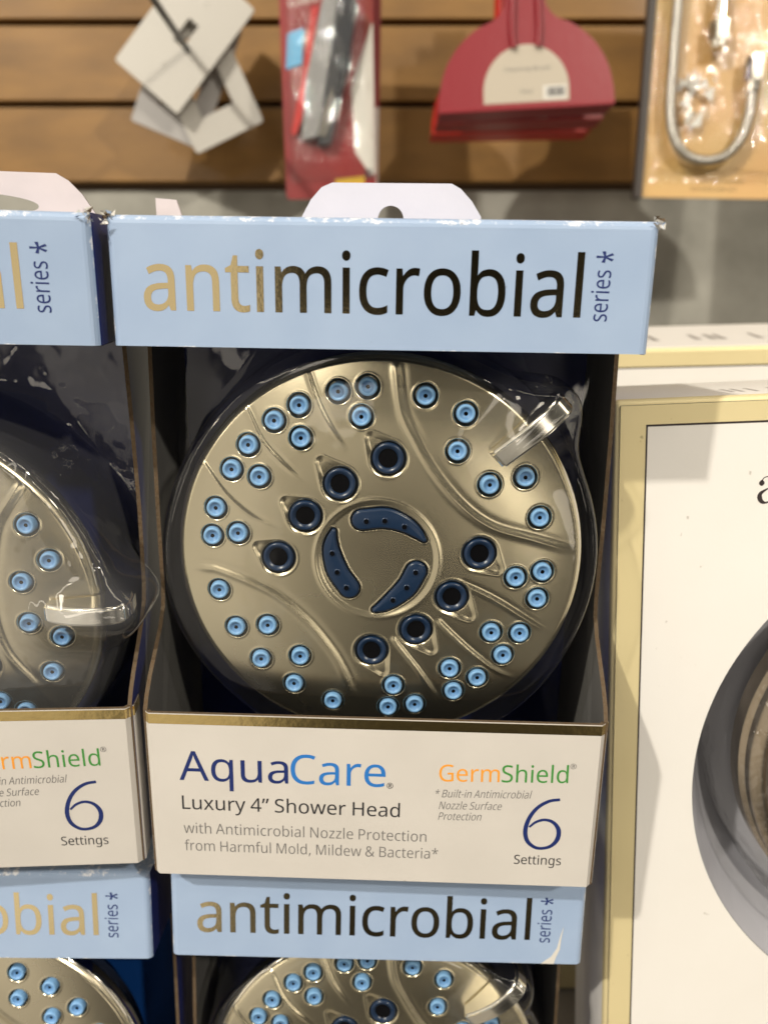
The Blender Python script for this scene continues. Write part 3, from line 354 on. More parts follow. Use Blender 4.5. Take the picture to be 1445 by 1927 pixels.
RIDGES = [([(-23.5,60.2),(-21.95,57.1),(-18.63,48.1),(-14.92,40.98),(-9.09,32.83)],.42,.7),([(-42.5,43.2+5),(-39.63,45.22),(-35.16,36.31),(-28.96,29.52),(-21.86,23.64)],.42,.7),([(-54.5,30.2),(-52.68,28.06),(-46.44,19.64),(-38.71,13.13),(-29.86,8.77)],.38,.7),
 ([(4.0,61.0),(4.35,57.25),(5.95,46.54),(9.4,38.93),(16.01,27.87),(24.81,17.73),(34.25,11.27),(46.2,7.84),(56.24,4.85),(61,3.8)],.5,1.2),
 ([(-61,-4.0),(-53.36,-4.2),(-49.88,-4.64),(-40.36,-8.09),(-31.3,-12.82),(-22.37,-20.67),(-15.16,-29.98),(-11.08,-37.3),(-8.32,-44.59),(-6.5,-52)],.5,1.2),
 ([(24.5,-7.2),(28.7,-8.45),(37.66,-12.99),(49.73,-20.89),(57,-25)],.4,.8),([(18,-18.5),(22.15,-22.91),(29.66,-30.01),(37.74,-36.45),(46,-40.5)],.36,.8),([(4.5,-24.6),(6.67,-28.26),(12.96,-36.61),(17.79,-44.0),(21.43,-50.2),(25,-55.5)],.36,.8)]
def sst(x, a, b): t = np.clip((x - a) / (b - a), 0, 1); return t * t * (3 - 2 * t)
def sd_capsule(px, pz, A, B, ra, rb):
    ax, az = A; bx, bz = B; L = math.hypot(bx - ax, bz - az); ux, uz = (bx - ax) / L, (bz - az) / L
    v = (px - ax) * ux + (pz - az) * uz; u = np.abs((px - ax) * -uz + (pz - az) * ux)
    b = (ra - rb) / L; a = math.sqrt(1 - b * b); k = -b * u + a * v
    d = u * a + v * b - ra
    d = np.where(k < 0, np.hypot(u, v) - ra, d); d = np.where(k > a * L, np.hypot(u, v - L) - rb, d)
    return d, v / L
def comma_samples(c):
    l = smooth_line(c, 6); return l, np.interp(np.linspace(0, 1, len(l)), [0, .3, .7, 1], [3.1, 3.05, 1.9, 0.75])
def dome(r): return -1.6 * (r / 62) ** 2 - 1.5 * np.clip((r - 40) / 22, 0, 1) ** 2
def face_height(x, z):
    r = np.hypot(x, z); h = np.zeros_like(x)
    h -= 1.3 * np.clip((r - 60.2) / 1.8, 0, 1) ** 2                              # rolled rim
    for line, amp, wid in RIDGES:
        l = smooth_line(line, 6); best = np.full_like(x, 1e9); bt = np.zeros_like(x); sg = np.zeros_like(x); n = len(l)
        for i in range(n - 1):
            ax, az = l[i]; bx, bz = l[i + 1]; dx, dz = bx - ax, bz - az; L2 = dx * dx + dz * dz
            t = np.clip(((x - ax) * dx + (z - az) * dz) / L2, 0, 1); ex = x - ax - t * dx; ez = z - az - t * dz; d = np.hypot(ex, ez); k = d < best
            best = np.where(k, d, best); bt = np.where(k, (i + t) / (n - 1), bt); sg = np.where(k, np.sign(dx * ez - dz * ex), sg)
        fade = np.minimum(sst(bt, 0.0, 0.12), sst(-bt, -1.0, -0.62) if amp < .45 else sst(-bt, -1.0, -0.85))
        amp = amp * 0.62
        h += amp * fade * np.exp(-(best / wid) ** 2) - 0.35 * amp * fade * np.exp(-((best - 1.7 * wid) / (1.0 * wid)) ** 2) * (sg > 0) + 0.25 * amp * fade * np.exp(-best / 5) * (sg <= 0)
    rd = np.hypot(x - DISC[0], z - DISC[1])
    h = h * sst(rd, 19.4, 22.5)
    h += -0.4 * sst(-rd, -DISC_R - .3, -DISC_R + 1.6) + 0.12 * np.exp(-((rd - DISC_R - .5) / 0.6) ** 2)
    for c, tip in BIG:
        d, t = sd_capsule(x, z, c, (c[0] + .86 * (tip[0] - c[0]), c[1] + .86 * (tip[1] - c[1])), 5.7, 1.9)
        h = np.where(d < 1.0, h * sst(d, 0, 1.0) + 0.07 * np.exp(-((d - .3) / .35) ** 2) - sst(-d, -0.4, 1.4) * (0.28 + 0.75 * sst(1 - t, 0, 1.0)), h)
        rr = np.hypot(x - c[0], z - c[1]); h = np.where(rr < 5.25, h - 1.6 * sst(-rr, -5.2, -4.8), h)
    for c in SMALL:
        rr = np.hypot(x - c[0], z - c[1])
        h = np.where(rr < 4.6, h + 0.10 * np.exp(-((rr - 3.95) / .3) ** 2) - 2.6 * sst(-rr, -3.75, -3.1), h)
    for c in COMMAS:
        l, rad = comma_samples(c); d = np.full_like(x, 1e9)
        for (px, pz), q in zip(l, rad): d = np.minimum(d, np.hypot(x - px, z - pz) - q)
        h = np.where(d < 1.2, h + .1 * np.exp(-((d - .65) / .25) ** 2) - 1.5 * sst(-d, -0.55, -0.05), h)
    return h + dome(r)
def make_head():
    t = root('showerhead', 'x', 'shower head')
    NR, NA = 262, 1640
    rr = np.linspace(0.02, 62, NR); aa = np.linspace(0, 2 * np.pi, NA, endpoint=False)
    x = (rr[:, None] * np.cos(aa)).ravel(); z = (rr[:, None] * np.sin(aa)).ravel()
    h = face_height(x, z)
    grid_mesh('face_plate', np.stack([x, -h, z], 1) * K, NR, NA, M['nickel'], t)
    bm = bmesh.new(); lathe(bm, [(62, 4.4), (62.6, 5.0), (63.0, 6.2), (63.0, 8.5), (62.2, 9.4), (62.0, 13), (58, 20), (44, 32), (26, 40), (17, 43), (17, 50), (0, 50)], 128)
    from_bm('housing', bm, M['chrome'], t, True, 40)
    pr = [(2.85, 2.6), (2.8, 0.0), (2.7, -0.75), (2.45, -1.05), (2.05, -1.05), (1.75, -0.75), (1.6, -0.45), (0.62, -0.35), (0.42, -0.25), (0.42, 0.5), (0, 0.5)]
    me = None
    for c in SMALL:
        if me is None:
            bm = bmesh.new(); lathe(bm, pr, 28, mi=[0, 0, 0, 0, 0, 1, 1, 2, 2, 2]); o = from_bm('nozzle', bm, [M['rubber_light'], M['rubber_mid'], M['black']], t, True, 60); me = o.data
        else: o = link(bpy.data.objects.new('nozzle', me), t)
        o.location = (c[0] * K, (random.uniform(-0.18, 0.18) - float(dome(np.hypot(*c)))) * K, c[1] * K); o.rotation_euler = (R(random.uniform(-5, 5)), R(random.uniform(0, 360)), R(random.uniform(-5, 5)))
    pr = [(4.75, 3.5), (4.7, 0.3), (4.4, -0.1), (4.0, -0.15), (3.6, 0.0), (3.2, 0.35), (2.9, 0.6), (2.75, 0.85), (2.7, 1.0), (0, 1.0)]
    me = None
    for c, tip in BIG:
        if me is None:
            bm = bmesh.new(); lathe(bm, pr, 40, mi=[0, 0, 0, 0, 0, 0, 1, 1, 1]); o = from_bm('jet_nozzle', bm, [M['rubber_dark'], M['black']], t, True, 60); me = o.data
        else: o = link(bpy.data.objects.new('jet_nozzle', me), t)
        o.location = (c[0] * K, (random.uniform(-0.18, 0.18) - float(dome(np.hypot(*c)))) * K, c[1] * K); o.rotation_euler = (R(random.uniform(-5, 5)), R(random.uniform(0, 360)), R(random.uniform(-5, 5)))
    for c, hs in zip(COMMAS, HOLES):
        l, rad = comma_samples(c); tt = np.gradient(l, axis=0); tt /= np.linalg.norm(tt, axis=1)[:, None]; nn = np.stack([-tt[:, 1], tt[:, 0]], 1)
        a0 = math.atan2(nn[0, 1], nn[0, 0]); a1 = math.atan2(-nn[-1, 1], -nn[-1, 0])
        out = [l[i] + nn[i] * rad[i] for i in range(len(l) - 1, -1, -1)] + [l[0] + rad[0] * np.array((math.cos(a0 + s), math.sin(a0 + s))) for s in np.linspace(0, math.pi, 14)[1:-1]]
        out += [l[i] - nn[i] * rad[i] for i in range(len(l))] + [l[-1] + rad[-1] * np.array((math.cos(a1 + s), math.sin(a1 + s))) for s in np.linspace(0, math.pi, 8)[1:-1]]
        bm = bmesh.new(); vs = [bm.verts.new((p[0] * K, 0.0016, p[1] * K)) for p in out]; f = bm.faces.new(vs)
        if f.normal.y > 0: f.normal_flip()
        ex = bmesh.ops.extrude_face_region(bm, geom=[f]); nf = [g for g in ex['geom'] if isinstance(g, bmesh.types.BMFace)]
        for v in {v for g in nf for v in g.verts}: v.co.y = -0.0001
        i1 = bmesh.ops.inset_region(bm, faces=nf, thickness=0.00035, depth=0)
        for v in {v for g in nf for v in g.verts}: v.co.y = -0.00045
        bmesh.ops.inset_region(bm, faces=nf, thickness=0.0004, depth=0)
        for v in {v for g in nf for v in g.verts}: v.co.y = -0.00055
        p = from_bm('spray_pad', bm, M['rubber_dark'], t, True, 70)
        for q in hs:
            bm = bmesh.new(); lathe(bm, [(1.15, -0.50), (1.0, -0.72), (0.78, -0.78), (0.72, -0.74), (0, -0.70)], 18, mi=[0, 0, 1, 1], center=(q[0], 0, q[1]))
            from_bm('spray_hole', bm, [M['rubber_dark'], M['black']], p, True, 60)
    # selector lever: an upright fin across the rim
    a = R(43.5); u = Vector((math.cos(a), 0, math.sin(a))); n = Vector((-math.sin(a), 0, math.cos(a)))
    prof = smooth_line([(47.5, 1.2), (47.2, -3.0), (49.5, -4.6), (55, -6.6), (61, -7.8), (68, -7.6), (72.2, -5.4), (73.6, -1), (73.2, 6)], 5).tolist() + [(64.5, 9), (63.4, 6), (62.2, 3.5), (56, 2.2)]
    bm = bmesh.new(); ring = []
    for s in (-3.0, 3.0): ring.append([bm.verts.new((u * r + n * s) * K + Vector((0, d * K, 0))) for r, d in prof])
    bm.faces.new(ring[0]); bm.faces.new(ring[1][::-1])
    for i in range(len(prof)): j = (i + 1) % len(prof); bm.faces.new((ring[0][i], ring[0][j], ring[1][j], ring[1][i]))
    bmesh.ops.recalc_face_normals(bm, faces=bm.faces)
    es = [e for e in bm.edges if (e.verts[0] in ring[0]) == (e.verts[1] in ring[0])]
    bmesh.ops.bevel(bm, geom=es, offset=0.0009, segments=3, affect='EDGES')
    from_bm('lever', bm, M['lever_chrome'], t, True, 50)
    return t

# ------------------------------------------------------------------ retail box (frame: middle of the header's top front edge)
BW, HH, BD, ZP, BH = 72.5, 33.85, 65.0, -146.0, -205.6
def blister(t, lever_deg, cz=-98.0, m='blister'):
    """one vacuum-formed clear sheet: dome over the head, flange back to the card"""
    prof = [(0.5, 7.6), (20, 7.2), (40, 7.25), (54, 7.4), (61, 7.8), (64, 8.6), (66, 10.2), (67, 13), (67.4, 18), (67.8, 26), (68.2, 34), (68.6, 40), (69, 44), (69.6, 46.2), (70.5, 47)]
    NA = 320; pr = smooth_line(prof, 5); nr = len(pr); ang = np.linspace(0, 2 * np.pi, NA, endpoint=False)
    da = np.abs((ang - R(lever_deg) + np.pi) % (2 * np.pi) - np.pi); g = np.exp(-(da / R(9)) ** 2)
    k2 = rng.normal(size=(6, 3)); wob = sum(0.16 * np.sin((i + 2) * ang + k2[i, 0] * 3) for i in range(6))
    co = []
    for i, (r, y) in enumerate(pr):
        f = sst(np.array(r), 42, 66); fw = sst(np.array(y), 6, 9) * sst(-np.array(y), -47, -40)
        rad = r + g * 9.5 * f * sst(-np.array(y), -40, -26) + wob * float(f)
        yy = y - g * 7.0 * float(sst(np.array(r), 40, 50)) * float(sst(-np.array(y), -16, -8)) + 0.10 * np.sin(ang * 5 + r * .4) * float(f)
        co.append(np.stack([0.5 + rad * np.cos(ang), yy, cz + rad * np.sin(ang)], 1))
    # the flange runs out to a rectangle behind the cut-out
    c, s = np.cos(ang), np.sin(ang); hx, hz = 70.6, 110.0
    k = np.minimum(hx / np.maximum(np.abs(c), 1e-6), hz / np.maximum(np.abs(s), 1e-6)); rect = np.stack([k * c, k * s], 1)
    base = np.stack([70.5 * c, 70.5 * s], 1)
    for q in np.linspace(0.08, 1, 12):
        p = base * (1 - q) + rect * q; p[:, 0] = np.clip(p[:, 0], -70.6, 70.6)
        yy = 47 + 1.2 * np.sin(p[:, 0] * .09 + 1) * np.sin(p[:, 1] * .07)
        co.append(np.stack([0.5 + p[:, 0], yy, cz + np.clip(p[:, 1], -198 - cz, -6 - cz)], 1))
    co = np.concatenate(co) * K
    return grid_mesh('blister', co, nr + 12, NA, M[m], t)
def side_profile():
    return [(1.3, -HH - 0.2), (28, -HH - 0.2), (28.2, -60), (28.4, -90), (28.0, -115), (26.5, -121), (22, -126.5), (15, -132), (8, -137.5), (3.5, -142), (1.3, -145.5), (1.3, BH), (BD - 1.2, BH), (BD - 1.2, -HH - 0.2)]
def make_box(back='navy', headerside='navy'):
    t = root('shower_head_box', 'x', 'box')
    bm = bmesh.new(); box(bm, -BW + .2, BW - .2, BD - 1.1, BD, BH, -0.3, faces={'u': 1, 'd': 1, 'l': 1, 'r': 1}); from_bm('back_panel', bm, [M[back], M['kraft']], t)
    bm = bmesh.new(); box(bm, -BW + 1.6, BW - 1.6, 1.5, BD - 1.3, BH, BH + 1.0); from_bm('bottom_panel', bm, M['cream'], t)
    for s in (-1, 1):
        prof = side_profile(); bm = bmesh.new()
        # slightly wavy plate: outside navy above / white beside the front panel, inside grey board, edge kraft
        def lay(xx): return [bm.verts.new((s * (xx - (0.9 * math.sin((z + 34) / 112 * math.pi) if -146 < z < -34 else 0)) * K, y * K, z * K)) for y, z in prof]
        a, b = lay(BW - 0.15), lay(BW - 1.45)
        fo = bm.faces.new(a); fi = bm.faces.new(b[::-1]); fo.material_index = 0; fi.material_index = 1
        for i in range(len(prof)):
            j = (i + 1) % len(prof); f = bm.faces.new((a[i], a[j], b[j], b[i])); f.material_index = 2
        from_bm('side_panel', bm, [M[headerside], M['grey_board'], M['kraft']], t)
    # header: folded strip, open below
    bm = bmesh.new(); box(bm, -BW, BW, 0, BD - 1.3, -HH, 0)
    fr = [e for e in bm.edges if sum(v.co.y < 1e-6 for v in e.verts) == 2 and not all(v.co.z < -HH * K + 1e-6 for v in e.verts)]
    bmesh.ops.bevel(bm, geom=fr, offset=0.0022, segments=4, profile=0.5, affect='EDGES')
    bmesh.ops.recalc_face_normals(bm, faces=bm.faces)
    bmesh.ops.delete(bm, geom=[f for f in bm.faces if f.normal.z < -0.9 or f.normal.y > 0.9], context='FACES')
    for f in bm.faces: f.material_index = 1 if abs(f.normal.x) > 0.95 else 0
    hd = from_bm('header', bm, [M['blue'], M[headerside], M['kraft']], t, normals=False)
    md = hd.modifiers.new('thick', 'SOLIDIFY'); md.thickness = 0.0009; md.offset = -1; md.material_offset_rim = 2; md.use_rim = True
    text('foil_lettering', 'antimicrobial', M['letter_foil'], hd, -63.15, -24.2, 53.5, -24.4, 16.4, bold=0.10)
    text('series_lettering', 'series', M['ink_navy'], hd, 60.6, -25.4, 60.8, -12.4, 3.55, 's')
    text('asterisk', '*', M['ink_navy'], hd, 64.2, -10.6, 64.25, -7.7, 7.6, '*')
    # front panel: shallow tray front with chamfered corners
    def ushape(d, z0, z1, y0):
        pts = [(-BW - d, 9), (-BW - d, 2.4 - d * .4), (-BW + 2.2 - d * .4, y0), (BW - 2.2 + d * .4, y0), (BW + d, 2.4 - d * .4), (BW + d, 9)]
        return pts
    def uplate(name, outer, inner, z0, z1, mats):
        bm = bmesh.new(); A = [[bm.verts.new((x * K, y * K, z * K)) for x, y in outer] for z in (z0, z1)]; B = [[bm.verts.new((x * K, y * K, z * K)) for x, y in inner] for z in (z0, z1)]
        n = len(outer)
        for i in range(n - 1):
            f = bm.faces.new((A[0][i], A[0][i + 1], A[1][i + 1], A[1][i])); f.material_index = 0
            f = bm.faces.new((B[0][i], B[1][i], B[1][i + 1], B[0][i + 1])); f.material_index = 1
            for k in (0, 1): f = bm.faces.new((A[k][i], A[k][i + 1], B[k][i + 1], B[k][i])); f.material_index = 2
        for i in (0, n - 1): f = bm.faces.new((A[0][i], A[1][i], B[1][i], B[0][i])); f.material_index = 2
        return from_bm(name, bm, mats, t)
    fp = uplate('front_panel', ushape(0.25, 0, 0, 0), ushape(-1.3, 0, 0, 1.2), BH, ZP, [M['cream'], M['grey_board'], M['kraft']])
    gb = uplate('gold_band', ushape(0.34, 0, 0, -0.05), ushape(0.27, 0, 0, -0.01), ZP - 3.7, ZP - 0.35, [M['foil'], M['foil'], M['foil']]); gb.parent = fp
    P = dict(parent=fp)
    text('brand_lettering', 'Aqua', M['ink_navy'], fp, -61.83, -169.7, -27.0, -169.9, 10.6, 'A')
    text('brand_lettering', 'Care', M['ink_blue'], fp, -26.2, -169.85, 3.9, -170.1, 10.6, 'A')
    text('registered_mark', '®', M['ink_black'], fp, 4.4, -170.6, 6.4, -170.6, 2.1, '®')
    text('product_lettering', 'Luxury 4” Shower Head', M['ink_black'], fp, -61.5, -180.4, 8.7, -181.1, 5.0, 'L')
    text('tagline_lettering', 'with Antimicrobial Nozzle Protection', M['ink_grey'], fp, -61.5, -189.5, 17.5, -190.1, 4.2, 'h', bold=-0.03)
    text('tagline_lettering', 'from Harmful Mold, Mildew & Bacteria*', M['ink_grey'], fp, -61.5, -196.2, 21.5, -196.5, 4.2, 'h', bold=-0.03)
    text('shield_lettering', 'Germ', M['ink_orange'], fp, 20.9, -167.4, 39.9, -167.1, 6.1, 'G')
    text('shield_lettering', 'Shield', M['ink_green'], fp, 40.6, -167.1, 61.4, -166.7, 6.5, 'l')
    text('registered_mark', '®', M['ink_grey'], fp, 61.7, -161.6, 63.6, -161.6, 1.9, '®')
    text('claim_lettering', '* Built-in Antimicrobial', M['ink_grey'], fp, 19.5, -173.3, 49.9, -172.75, 3.0, 'l', italic=0.2, bold=-0.02)
    text('claim_lettering', 'Nozzle Surface', M['ink_grey'], fp, 21.1, -177.6, 40.9, -177.3, 3.0, 'l', italic=0.2, bold=-0.02)
    text('claim_lettering', 'Protection', M['ink_grey'], fp, 21.0, -181.6, 34.6, -181.45, 3.0, 'l', italic=0.2, bold=-0.02)
    six = [(11.0, 18.9), (7.6, 18.2), (4.2, 15.8), (1.8, 12.0), (0.75, 7.4), (1.5, 3.4), (3.9, 1.0), (6.6, 0.55), (9.4, 1.6), (11.2, 4.2), (11.35, 7.6), (9.6, 10.3), (6.8, 11.3), (4.0, 10.4), (1.9, 8.4)]
    ribbon('number_six', [stroke([(48.4 + a, -191.7 + b) for a, b in six], [1.0, 1.1, 1.2, 1.3, 1.45, 1.35, 1.15, 1.1, 1.2, 1.5, 1.45, 1.15, 1.0, 0.9, 0.7], 6)], -0.06, M['ink_navy'], fp)
    text('settings_lettering', 'Settings', M['ink_black'], fp, 46.2, -197.4, 61.4, -197.4, 3.5, 'S')
    return t
def hang_tab(t, loops, m, dx=0):
    return plate('hang_tab', loops, BD - 1.9, 0.8, [M[m], M['kraft']], t, edge=True)
def copy_tree(o, parent=None):
    c = o.copy(); COL.objects.link(c); c.parent = parent
    for ch in list(o.children): copy_tree(ch, c)
    return c
POSES = dict(
    hero=((-0.00096, 0.21219, 0.02967), (2.28, 0.92, -1.54)), left=((-0.14807, 0.2049, 0.03205), (4.76, 1.09, 4.28)),
    low=((-0.00182, 0.23155, -0.18209), (-2.47, 1.29, -0.38)), lowleft=((-0.1555, 0.23655, -0.18506), (-3.91, 0.62, 0.15)))
HEADPOS = dict(left=(-1.2, 12.0, -118.9))
HEADROT = dict(hero=0, left=-41.5, low=0, lowleft=-167)
BLAB = dict(hero='shower head box in the middle, whole light blue antimicrobial header and white front showing', left='shower head box cut off by the left edge, beside the fully visible box',
            low='shower head box directly below the fully visible box, torn corner on its blue header', lowleft='shower head box in the bottom left corner, royal blue inside')
HLAB = dict(hero='round brushed nickel shower head with pale blue nozzles, wholly visible in the middle box', left='shower head half cut off by the left edge, chrome lever pointing right',
            low='shower head showing only its top under the lower middle blue header', lowleft='shower head in the bottom left corner against royal blue card')
proto_b = make_box(); proto_h = make_head()
for key in ('hero', 'left', 'low', 'lowleft'):
    loc, rot = POSES[key]
    b = proto_b if key == 'hero' else copy_tree(proto_b); h = proto_h if key == 'hero' else copy_tree(proto_h)
    b.location = loc; b.rotation_euler = [R(v) for v in rot]; tag(b, BLAB[key], 'box', 'boxed shower heads on display')
    Mx = Matrix.LocRotScale(Vector(loc), Euler([R(v) for v in rot]), None) @ Matrix.Translation([v * K for v in HEADPOS.get(key, (0.5, 10.8, -98.0))]) @ Matrix.Rotation(R(-HEADROT[key]), 4, 'Y')
    h.location = Mx.to_translation(); h.rotation_euler = Mx.to_euler(); tag(h, HLAB[key], 'shower head', 'shower heads in their boxes')
    POSES[key] = (b, h)
for key in POSES:
    b = POSES[key][0]
    if key != 'lowleft': blister(b, 43.5 + HEADROT[key], HEADPOS.get(key, (0, 0, -98.0))[2], 'blister_wrinkled' if key == 'left' else 'blister')
    else:
        for ch in b.children:
            if ch.name.startswith('back_panel'): ch.data = ch.data.copy(); ch.data.materials[0] = M['royal']
b = POSES['hero'][0]
hang_tab(b, [[(-28.6, -2), (-28.6, 6.1), (-25.5, 11.5), (-21.9, 15.4), (-18.3, 16.9), (21.5, 17.0), (24.6, 15.4), (28.4, 11.6), (31.7, 6.7), (31.7, -2)], circ(1.4, 5.6, 4.3, 40)], 'tab')
bm = bmesh.new(); box(bm, -77.5, -67, 61.5, 62.6, -0.5, 11.2); vv = [v for v in bm.verts if v.co.x > -0.07 and v.co.z > 0.01]
for v in vv: v.co.x -= 0.0035; v.co.z -= 0.0005
from_bm('dust_flap', bm, M['tab_pink'], b)
b = POSES['left'][0]
hang_tab(b, [[(-12, -2), (-12, 9), (-6, 14.6), (0, 15.0), (45.4, 14.9), (49.2, 12.8), (53.2, 8.8), (57.2, 2.6), (57.2, -2)], [(8 + 31 * math.cos(a), 4.6 + 4.2 * math.sin(a)) for a in np.linspace(0, 2 * math.pi, 40, endpoint=False)]], 'tab_pink')
# torn corner on the lower middle header
b = POSES['low'][0]
plate('torn_corner', [[(58.0, -33.8), (61.5, -31.0), (63.4, -27.5), (64.2, -23.0), (65.2, -19.0), (64.6, -24.0), (64.4, -28.0), (63.2, -31.2), (62.6, -33.8)]], -0.12, 0.1, M['card_white'], b)

def torn(t, x, seed, spread=1.6):
    rg = random.Random(seed); bm = bmesh.new()
    for i in range(22):
        c = Vector((x + rg.uniform(-spread, spread) * 0.7, rg.uniform(-0.3, 2.4), rg.uniform(-2.4, 0.5)))
        v = [bm.verts.new((c + Vector((rg.uniform(-1.3, 1.3), rg.uniform(-1.0, 0.6), rg.uniform(-1.1, 1.1)))) * K) for _ in range(4)]
        f = bm.faces.new(v[:3]); f.material_index = rg.choice((0, 0, 1)); f = bm.faces.new((v[1], v[2], v[3])); f.material_index = rg.choice((0, 1, 2))
    return from_bm('torn_corner', bm, [M['card_white'], M['kraft'], M['blue']], t, normals=False)
torn(POSES['hero'][0], -71.8, 3); torn(POSES['hero'][0], 71.9, 5, 1.0); torn(POSES['left'][0], 70.6, 8, 3.0)
# ------------------------------------------------------------------ white boxes with gold border on the right
def white_box(name, label, loc, rot, full):
    t = root(name, label, 'box', loc, [R(v) for v in rot], 'white boxes with gold borders')
    X0, X1, ZT, ZB, DD = -11.6, 278.0, 9.6, (-384 if full else -374), (72 if full else 100)
    bm = bmesh.new(); box(bm, X0, X1, 1.6, DD, ZB, ZT, bev=2.0, seg=3)
    fr = min(bm.faces, key=lambda f: f.calc_center_median().y - (1 if f.calc_area() > 0.01 else 0) * 0.001)
    big = [f for f in bm.faces if f.normal.y < -0.9 and f.calc_area() > 0.01]
    if full: bmesh.ops.delete(bm, geom=big, context='FACES')
    from_bm('carton', bm, M['box_print'], t, True, 40)
    CX, CZ, RR = 133.5, -146.3, 111.7
    rect = [(X0 + 2.1, ZB + 2.1), (X1 - 2.1, ZB + 2.1), (X1 - 2.1, ZT - 2.1), (X0 + 2.1, ZT - 2.1)]
    fp = plate('front_panel', [rect] + ([circ(CX, CZ, RR, 160)] if full else []), 1.0, 0.8, [M['box_white'], M['grey_board']], t, edge=True)
    frame = plate('gold_border', [rect, [(0, 0), (266.5, 0), (266.5, -345), (0, -345)]], 0.95, 0, M['gold_print'], fp)
    plate('border_line', [[(-0.35, 0.4), (266.8, 0.4), (266.8, -345.3), (-0.35, -345.3)], [(0.3, -0.35), (266.2, -0.35), (266.2, -344.6), (0.3, -344.6)]], 0.92, 0, M['ink_brown'], fp)
    return t, fp, (CX, CZ, RR, DD, ZT)
wb, fp, (CX, CZ, RR, DD, ZT) = white_box('white_box', 'white box with gold border and round window, nearer of the two at the right', (0.08458, 0.24701, -0.02871), (0, -2.72, -4.0), True); wb.scale = (0.8857,) * 3
bm = bmesh.new(); lathe(bm, [(RR + 4, 2.0), (RR + 0.6, 2.2), (RR - 2, 7), (RR - 7, 20), (RR - 13, 36), (RR - 17, 42), (40, 42)], 160, center=(CX, 0, CZ)); from_bm('inner_tray', bm, M['tray_grey'], wb, True, 50)
bm = bmesh.new(); lathe(bm, [(RR - 16, 41), (RR - 16, 30), (RR - 17, 16), (RR - 19, 9), (RR - 23, 5), (RR - 30, 3), (30, 2), (0.5, 2)], 160, center=(CX, 0, CZ)); from_bm('window_dome', bm, M['blister_wall'], wb, True, 60)
sh = root('rain_showerhead', 'large round warm metal shower head behind the round window of the white box', 'shower head', wb.location, wb.rotation_euler); sh.scale = wb.scale
bm = bmesh.new(); lathe(bm, [(0.5, 8.4), (60, 8.6), (74, 9.0), (77.5, 9.6), (78.6, 11.2), (78.8, 13.2), (82.5, 14), (84, 15.5), (84.4, 19), (83.4, 20.5), (86, 22), (86.4, 30), (78, 38), (30, 41)], 160, center=(CX, 0, CZ)); from_bm('head_body', bm, M['bronze'], sh, True, 35)
# serif letter that starts the product name
ax, az = 40.4, -30.2
ribbon('product_initial', [stroke([(ax + 1.1, az + 8.0), (ax + 1.9, az + 9.5), (ax + 3.8, az + 10.0), (ax + 5.6, az + 9.2), (ax + 6.3, az + 7.4)], [0.35, 0.3, 0.35, 0.8, 1.5]), stroke([(ax + 6.3, az + 7.6), (ax + 6.3, az + 4), (ax + 6.4, az + 1.6), (ax + 7.2, az + 0.4), (ax + 8.4, az + 0.9)], [1.5, 1.5, 1.5, 1.0, 0.4]),
    stroke([(ax + 6.0, az + 6.3), (ax + 3.4, az + 5.4), (ax + 1.1, az + 3.8), (ax + 0.75, az + 2.2), (ax + 1.5, az + 0.7), (ax + 3.0, az + 0.2), (ax + 5.0, az + 1.0), (ax + 6.0, az + 2.6)], [0.3, 0.45, 1.3, 1.75, 1.5, 0.7, 0.35, 0.3]),
    stroke([(ax + 1.2, az + 8.75), (ax + 1.2, az + 8.0), (ax + 1.2, az + 7.2), (ax + 1.2, az + 6.55)], [0.5, 1.9, 1.9, 0.5])], 0.9, M['ink_brown'], fp)
# letters printed along the top
bm = bmesh.new()
for i, xx in enumerate((34.5, 38.2, 43.5, 52, 58)):
    v = [bm.verts.new(p) for p in ((xx * K, 0.016, (ZT + .05) * K), ((xx + 1.6) * K, 0.016, (ZT + .05) * K), ((xx + 1.6) * K, 0.030, (ZT + .05) * K), (xx * K, 0.030, (ZT + .05) * K))]; bm.faces.new(v)
from_bm('top_lettering', bm, M['plate_grey'], wb)
wr, fpr, _ = white_box('white_box', 'white box with gold border standing behind the nearer one, only its top showing', (0.1040, 0.392, -0.0170), (0, -1.5, -2.0), False)
bm = bmesh.new(); v = [bm.verts.new(p) for p in ((-0.0114, 0.003, 0.0094), (0.277, 0.003, 0.0094), (0.277, 0.075, 0.0195), (-0.0114, 0.075, 0.0195))]; bm.faces.new(v)
ex = bmesh.ops.extrude_face_region(bm, geom=list(bm.faces))
for q in [g for g in ex['geom'] if isinstance(g, bmesh.types.BMVert)]: q.co.z += 0.0006
from_bm('lid_flap', bm, M['box_white'], wr)
bm = bmesh.new()
for i, (xx, w) in enumerate(((17, 4), (30, 4), (36, 4), (58, 4), (66, 4), (71, 4), (90, 4))):
    q = [(xx, .022), (xx + w, .022), (xx + w - .5, .040), (xx + 1, .040)]
    bm.faces.new([bm.verts.new((a * K, d, 0.0094 + 0.00075 + (d - .003) / .072 * 0.0101)) for a, d in q])
from_bm('lid_lettering', bm, M['plate_grey'], wr)

